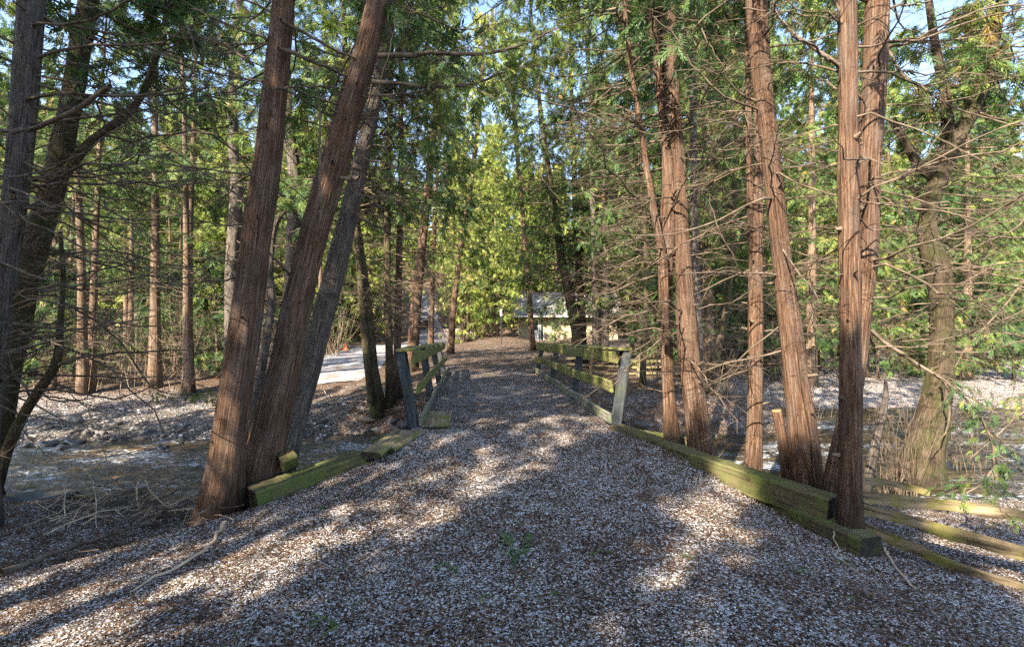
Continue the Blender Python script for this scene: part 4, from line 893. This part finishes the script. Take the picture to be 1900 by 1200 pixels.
for sg in (-1, 1):
    boxm('headlight', (sg * .72 - .17, -2.24, .68), (sg * .72 + .17, -2.19, .86), M['lamp'], car, .02)
    for yy in (-1.4, 1.4):
        mb = MB(); mb.tubes(np.array([[(sg * .74, yy, .33), (sg * .75, yy, .33), (sg * .92, yy, .33), (sg * .93, yy, .33)]]), np.array([[.02, .33, .33, .02]]), 20); link('wheel', mb.mesh('wheel', M['rubber'], False), car)

pf = thing('picket_fence', 'weathered grey picket fence edging the driveway beyond the left rail', 'fence', (-6.0, 47, h1(-6, 47)))
for k in range(22):
    xx = -.9 + k * .16; boxm('picket', (xx, 0, -.3), (xx + .1, .025, 1.0 + .06 * math.sin(k * 2.1)), M['picket'], pf)
for zz in (.25, .75): boxm('rail', (-.95, .03, zz), (2.7, .08, zz + .08), M['picket'], pf)
mk = thing('traffic_cone', 'small orange cone at the foot of a tree by the driveway', 'cone', (-9.6, 28, h1(-9.6, 28) + .03))
mb = MB(); mb.tubes(np.array([[(0, 0, 0), (0, 0, .03), (0, 0, .031), (0, 0, .44), (0, 0, .45)]]), np.array([[.18, .18, .13, .04, .001]]), 12); link('shell', mb.mesh('shell', M['orange']), mk)

# ------------------------------------------------------------------ stones and gravel
def rock(seed, sx, sy, sz, m, sub=3):
    r = np.random.RandomState(seed); n, k = 12, 18
    th = np.linspace(0, math.pi, n); ph = np.arange(k) * 2 * math.pi / k
    a, b, c, d = r.rand(4) * 6
    rr = 1 + .16 * np.sin(2 * ph[None] + a + 2 * th[:, None]) + .12 * np.sin(3 * ph[None] + b - th[:, None] * 3) + r.normal(0, .025, (n, k))
    rr[0] = rr[0].mean(); rr[-1] = rr[-1].mean()
    V = np.stack([sx * rr * np.sin(th)[:, None] * np.cos(ph), sy * rr * np.sin(th)[:, None] * np.sin(ph), sz * rr * np.cos(th)[:, None] * np.ones(k)], -1)
    idx = np.arange(n * k).reshape(n, k); nx = np.roll(idx, -1, 1)
    q = np.stack([idx[:-1], idx[1:], nx[1:], nx[:-1]], -1).reshape(-1, 4)
    mb = MB(); mb.add(V.reshape(-1, 3), q); return mb.mesh('stone', M[m])
STN = [(115, 831, .14, .075, 'wet', 'dark wet stone standing alone in the shallow stream'), (141, 797, .17, .15, 'stone', 'brown boulder at the edge of the gravel bank'),
       (138, 818, .22, .07, 'wet', 'flat dark stone below the brown boulder at the waterline'), (163, 812, .1, .1, 'stone', 'small upright stone beside the flat dark waterline stone'),
       (172, 804, .12, .09, 'stone', 'rounded blue grey stone right of the brown boulder'), (212, 798, .16, .08, 'stone', 'pale oval stone farther right on the gravel bank'),
       (88, 822, .2, .07, 'wet', 'low black stone at the waterline left of the lone wet one'), (50, 826, .14, .07, 'wet', 'dark stone at the left end of the waterline'),
       (222, 813, .15, .07, 'wet', 'dark slab at the waterline below the pale oval stone'), (330, 818, .16, .06, 'wet', 'dark flat stone at the waterline close to the cedar pair'),
       (60, 928, .42, .09, 'wet', 'broad mossy slab on the near bank at left'), (302, 828, .13, .06, 'wet', 'small black stone in the water near the cedar pair')]
for i, (px, py, s, hgt, m, lb) in enumerate(STN):
    zz = -.40; Yd = (EYE - zz) * F / (py - HY); x_ = (px - CX) * Yd / F
    o = link('stone', rock(300 + i, s, s * .75, hgt, m)); o.location = (x_, Yd, max(h1(x_, Yd), -.44) + hgt * .25); o.rotation_euler = (0, 0, i * 1.3); tag(o, lb, 'stone')
sr = [link('stone', rock(330, .1, .08, .06, 'stone')), link('stone', rock(331, .13, .09, .07, 'stone'))]
used_s = [False, False]
def put_stone(x_, y_, sc, label, group):
    k = rt.randint(0, 1)
    if used_s[k]: o = sr[k].copy(); COL.objects.link(o)
    else: o = sr[k]; used_s[k] = True
    o.location = (x_, y_, max(h1(x_, y_), -.46) + .01); o.rotation_euler = (rt.uniform(-.2, .2), rt.uniform(-.2, .2), rt.uniform(0, 6.28)); o.scale = (sc, sc, sc * rt.uniform(.7, 1.1)); tag(o, label, 'stone', group)
for k in range(46): put_stone(rt.uniform(-11, -3.6), rt.uniform(9.6, 10.6) + .4 * rt.random() ** 3, rt.uniform(.5, 1.2), 'small grey stone on the gravel bank beyond the stream at left', 'small stones on the gravel bank')
for k in range(22): put_stone(rt.uniform(-2.4, -1.3), rt.uniform(6.3, 7.6), rt.uniform(.8, 1.8), 'grey stone heaped under the near end of the left rail', 'stones under the left rail')
for k in range(16): put_stone(rt.uniform(1.6, 6), rt.uniform(10.2, 10.9), rt.uniform(.6, 1.5), 'grey stone at the foot of the far bank right of the bridge', 'stones below the far right bank')
for k in range(10): put_stone(rt.uniform(-3.6, -2.0), rt.uniform(10.3, 10.9), rt.uniform(.6, 1.4), 'grey stone at the foot of the dark bank left of the bridge', 'stones below the far left bank')
n = 9000; x = -12.5 + 9.3 * rs.rand(n); y = 9.5 + 3.0 * rs.rand(n) ** 1.4; z = H(x, y); s = .012 + .04 * rs.rand(n) ** 3
tv = np.array([(-1, -.7, -.3), (.9, -.9, -.3), (1, .8, -.3), (-.8, .9, -.3), (-.6, -.4, .5), (.6, -.5, .55), (.5, .5, .45), (-.6, .55, .5)]); tq = [[0, 1, 5, 4], [1, 2, 6, 5], [2, 3, 7, 6], [3, 0, 4, 7], [4, 5, 6, 7]]
az = rs.rand(n) * 6.28; X = np.stack([np.cos(az), np.sin(az), .3 * (rs.rand(n) - .5)], -1); X = unit(X); Yv = unit(np.cross(np.array([0, 0, 1.])[None] + .3 * (rs.rand(n, 3) - .5), X)); Zv = np.cross(X, Yv)
mb = MB(); mb.place(tv, tq, np.stack([x, y, z + .004], -1), X, Yv * .75, Zv * .7, s, rs.rand(n))
tag(link('gravel', mb.mesh('gravel', M['gravel'], False)), 'grey snow dusted gravel on the far bank at left', 'gravel', kind='stuff')

# ------------------------------------------------------------------ sticks, brush, shrub, sprigs
def stick(name, label, pts, r0, r1, m='twig_pale', tw=0, seed=0, group=None, cat='branch', wild=.3):
    r = np.random.RandomState(seed); c = np.array(pts, float); k = 14
    s = np.concatenate([[0], np.cumsum(np.linalg.norm(np.diff(c, axis=0), axis=1))]); ss = np.linspace(0, s[-1], k)
    C = np.stack([np.interp(ss, s, c[:, j]) for j in range(3)], -1)
    for _ in range(2): C[1:-1] = (C[:-2] + 2 * C[1:-1] + C[2:]) / 4
    C = C + r.normal(0, .007, C.shape); mb = MB(); mb.tubes(C[None], np.linspace(r0, r1, k)[None], 8)
    if tw:
        C2, l2, _ = sub_twigs(C[None], np.array([s[-1]]), tw, .2, 1, wild, r, 6, -.1)
        mb.tubes(C2, (.0035 + .003 * l2)[:, None] * np.linspace(1, .35, 6)[None], 4)
        C3, l3, _ = sub_twigs(C2, l2, 3, .3, 1, .5, r, 4, -.05); mb.tubes(C3, np.full((len(C3), 1), .0024) * np.linspace(1, .5, 4)[None], 3)
    o = c[0].copy(); ob = link(name, mb.mesh(name, M[m], True, o)); ob.location = tuple(o); return tag(ob, label, cat, group)
def gp(px, py, lift=.02):                                 # a photo pixel dropped onto the ground
    d = np.array([(px - CX) / F, 1, -(py - HY) / F]); t = np.linspace(1.5, 40, 4000); p = np.array([0, 0, EYE])[None] + d[None] * t[:, None]
    hit = np.argmax(p[:, 2] < H(p[:, 0], p[:, 1])); q = p[hit]; q[2] = h1(q[0], q[1]) + lift; return q
stick('fallen_stick', 'long tan stick lying from the low timber down the left slope', [gp(418, 982, .06), gp(390, 1018, .03), gp(350, 1050, .03), gp(300, 1076, .025), gp(240, 1104)], .016, .007, seed=401)
stick('fallen_stick', 'pale bare stick lying below the dark end of the right timbers', [gp(1640, 1030, .06), gp(1662, 1058, .02), gp(1695, 1095, .02)], .011, .007, seed=402)
stick('fallen_stick', 'thin curved twig on the ground below the right timbers', [gp(1545, 1010, .12), gp(1555, 1040, .05), gp(1590, 1070), gp(1640, 1095)], .005, .003, seed=403)
stick('fallen_stick', 'long dark branch at the foot of the brush pile in front', [gp(0, 1075, .05), gp(90, 1045, .06), gp(180, 1012, .06), gp(280, 982, .06)], .022, .014, 'twig', 4, 404)
BR = 'dead branches in the brush pile by the stream'
stick('dead_branch', 'bare branch slanting up out of the brush pile towards the cedars', [gp(60, 1010, .05), gp(190, 945, .12), gp(300, 925, .22), gp(380, 900, .35)], .012, .004, 'twig', 8, 405, None)
stick('dead_branch', 'hooked pale branch curling above the brush pile', [gp(118, 985, .0), gp(118, 960, .15), gp(120, 950, .4), gp(140, 940, .58), gp(168, 930, .62)], .006, .003, 'twig_pale', 4, 406, None)
stick('dead_branch', 'forked pale root wood at the right end of the brush pile', [gp(258, 945, .0), gp(252, 940, .25), gp(266, 930, .32), gp(285, 950, .15), gp(330, 965, .05)], .011, .005, 'twig_pale', 8, 407, None)
stick('dead_branch', 'arched pale branch bending over the brush pile middle', [gp(178, 980, .0), gp(180, 960, .2), gp(168, 940, .36), gp(150, 930, .42)], .006, .003, 'twig_pale', 4, 408, None)
for k in range(34):
    x0_ = rt.uniform(40, 330); y0_ = rt.uniform(940, 1000); L_ = rt.uniform(50, 170); sl_ = rt.uniform(-.55, .15)
    stick('dead_branch', 'thin dead branch tangled in the brush pile by the stream', [gp(x0_, y0_, .03), gp(x0_ + L_ * .5, y0_ + sl_ * L_ * .5, rt.uniform(.03, .2)), gp(x0_ + L_, max(930, y0_ + sl_ * L_), rt.uniform(.02, .22))], rt.uniform(.005, .012), .003, rt.choice(['twig', 'twig_pale']), 6, 420 + k, BR)
for k in range(48):
    x0_ = rt.uniform(520, 1500); y0_ = rt.uniform(890, 1180); a_ = rt.uniform(-.6, .6); L_ = rt.uniform(20, 70)
    stick('fallen_twig', 'thin brown twig lying in the litter of the path', [gp(x0_, y0_, .012), gp(x0_ + L_ * .5, y0_ + a_ * L_ * .5 + rt.uniform(-5, 5), .014), gp(x0_ + L_, y0_ + a_ * L_, .01)], .0035, .002, 'twig', 2, 470 + k, 'twigs lying on the path', 'twig')
for k in range(20):
    x0_ = rt.uniform(330, 700); y0_ = rt.uniform(735, 775); L_ = rt.uniform(30, 110)
    stick('washed_branch', 'grey dead branch washed up on the far bank left of the bridge', [gp(x0_, y0_, .03), gp(x0_ + L_ * .5, y0_ + rt.uniform(-8, 8), rt.uniform(.03, .2)), gp(x0_ + L_, y0_ + rt.uniform(-14, 14), .04)], rt.uniform(.006, .016), .004, rt.choice(['twig', 'twig_pale']), 7, 500 + k, 'branches washed up on the far bank')

def sprig(label, px, py, n, size, seed, group=None, lift=.03):
    r = np.random.RandomState(seed); o = gp(px, py, lift); mb = MB()
    C = branch_curves(np.zeros((3, 3)), np.array([r.uniform(2, 4), r.uniform(-1, 1), r.uniform(4, 5)]), np.full(3, size), np.zeros(3), np.zeros(3), np.zeros(3) + .05, r, 5)
    mb.tubes(C, np.full((3, 5), .003), 4); sprays(mb, C, n, .1, size * .9, r, SPR, .05)
    ob = link('cedar_sprig', mb.mesh('cedar_sprig', M['leaf'], False)); ob.location = tuple(o); return tag(ob, label, 'sprig', group)
sprig('broken green cedar sprig lying in the middle of the path', 962, 1030, 7, .12, 601)
sprig('small green sprig on the path at the bottom edge left of centre', 605, 1155, 4, .07, 602)
for k in range(22): sprig('tiny green cedar sprig scattered in the path litter', rt.uniform(450, 1600), rt.uniform(860, 1190), 1, rt.uniform(.03, .055), 610 + k, 'tiny green sprigs on the path', .012)
sprig('little green seedling at the foot of the stout sunlit cedar', 1522, 895, 5, .12, 640, None, .12)

def shrub(label, px, py, Y, n, hgt, spread, seed):
    r = np.random.RandomState(seed); o = P(px, py, Y); o[2] = h1(o[0], Y); root = thing('bare_shrub', label, 'shrub', tuple(o)); mb = MB()
    b = np.stack([r.normal(0, spread * .35, n), r.normal(0, spread * .35, n), np.zeros(n) - .05], -1); tip = b + np.stack([r.normal(0, spread * .5, n), r.normal(0, spread * .5, n), hgt * r.uniform(.5, 1.1, n)], -1)
    t = np.linspace(0, 1, 7)[None, :, None]; C = b[:, None] * (1 - t) + tip[:, None] * t + np.cumsum(r.normal(0, .02, (n, 7, 3)), axis=1) * t
    mb.tubes(C, np.linspace(.007, .002, 7)[None].repeat(n, 0), 4); C2, l2, _ = sub_twigs(C, np.full(n, hgt), 7, .25, 1, .22, r, 4, -.1, (15, 40)); mb.tubes(C2, np.full((len(C2), 1), .0022) * np.linspace(1, .5, 4)[None], 3)
    link('stem', mb.mesh('stem', M['twig']), root); return root
shrub('dense upright bare shrub between the snag and the old forked tree', 1672, 880, 6.3, 34, 1.7, .32, 701)
shrub('loose bare shrub growing behind the old forked tree', 1790, 860, 7.6, 24, 2.6, .5, 702)
shrub('wiry bare shrub on the far bank beyond the right rail', 1225, 700, 12.4, 30, 1.6, .7, 703)
shrub('tall wiry bare shrub among the trunks right of the clump', 1350, 720, 12.0, 34, 2.4, .9, 704)
shrub('pale bare shrub beyond the stream behind the stout trunk', 1480, 730, 12.6, 34, 3.0, 1.0, 705)
shrub('low bare shrub on the gravel bank right of the sapling', 300, 740, 12.5, 30, 1.3, .8, 706)
for i_, (px_, py_, Y_, h_) in enumerate([(40, 715, 14.2, 2.2), (150, 705, 15.5, 2.8), (235, 712, 14.6, 2.4), (340, 705, 16, 3.0), (470, 700, 17, 2.6), (610, 672, 24, 2.6)]):
    o_ = shrub(['wiry bare shrub at the far left edge of the wood beyond the gravel', 'tall bare shrub among the left wood trunks beyond the gravel bank', 'loose bare shrub beside the reddish cedars of the left wood', 'tall pale bare shrub seen just left of the cedar pair', 'bare shrub seen in the gap between the two path edge cedars', 'bare shrub beside the snowy driveway near the small orange cone'][i_], px_, py_, Y_, 40, h_, 1.3, 720 + i_)
    o_.children[0].data.materials[0] = M['twig_pale']
for k in list(KIND):
    if k not in used:
        for ch in list(KIND[k].children): bpy.data.objects.remove(ch)
        bpy.data.objects.remove(KIND[k])
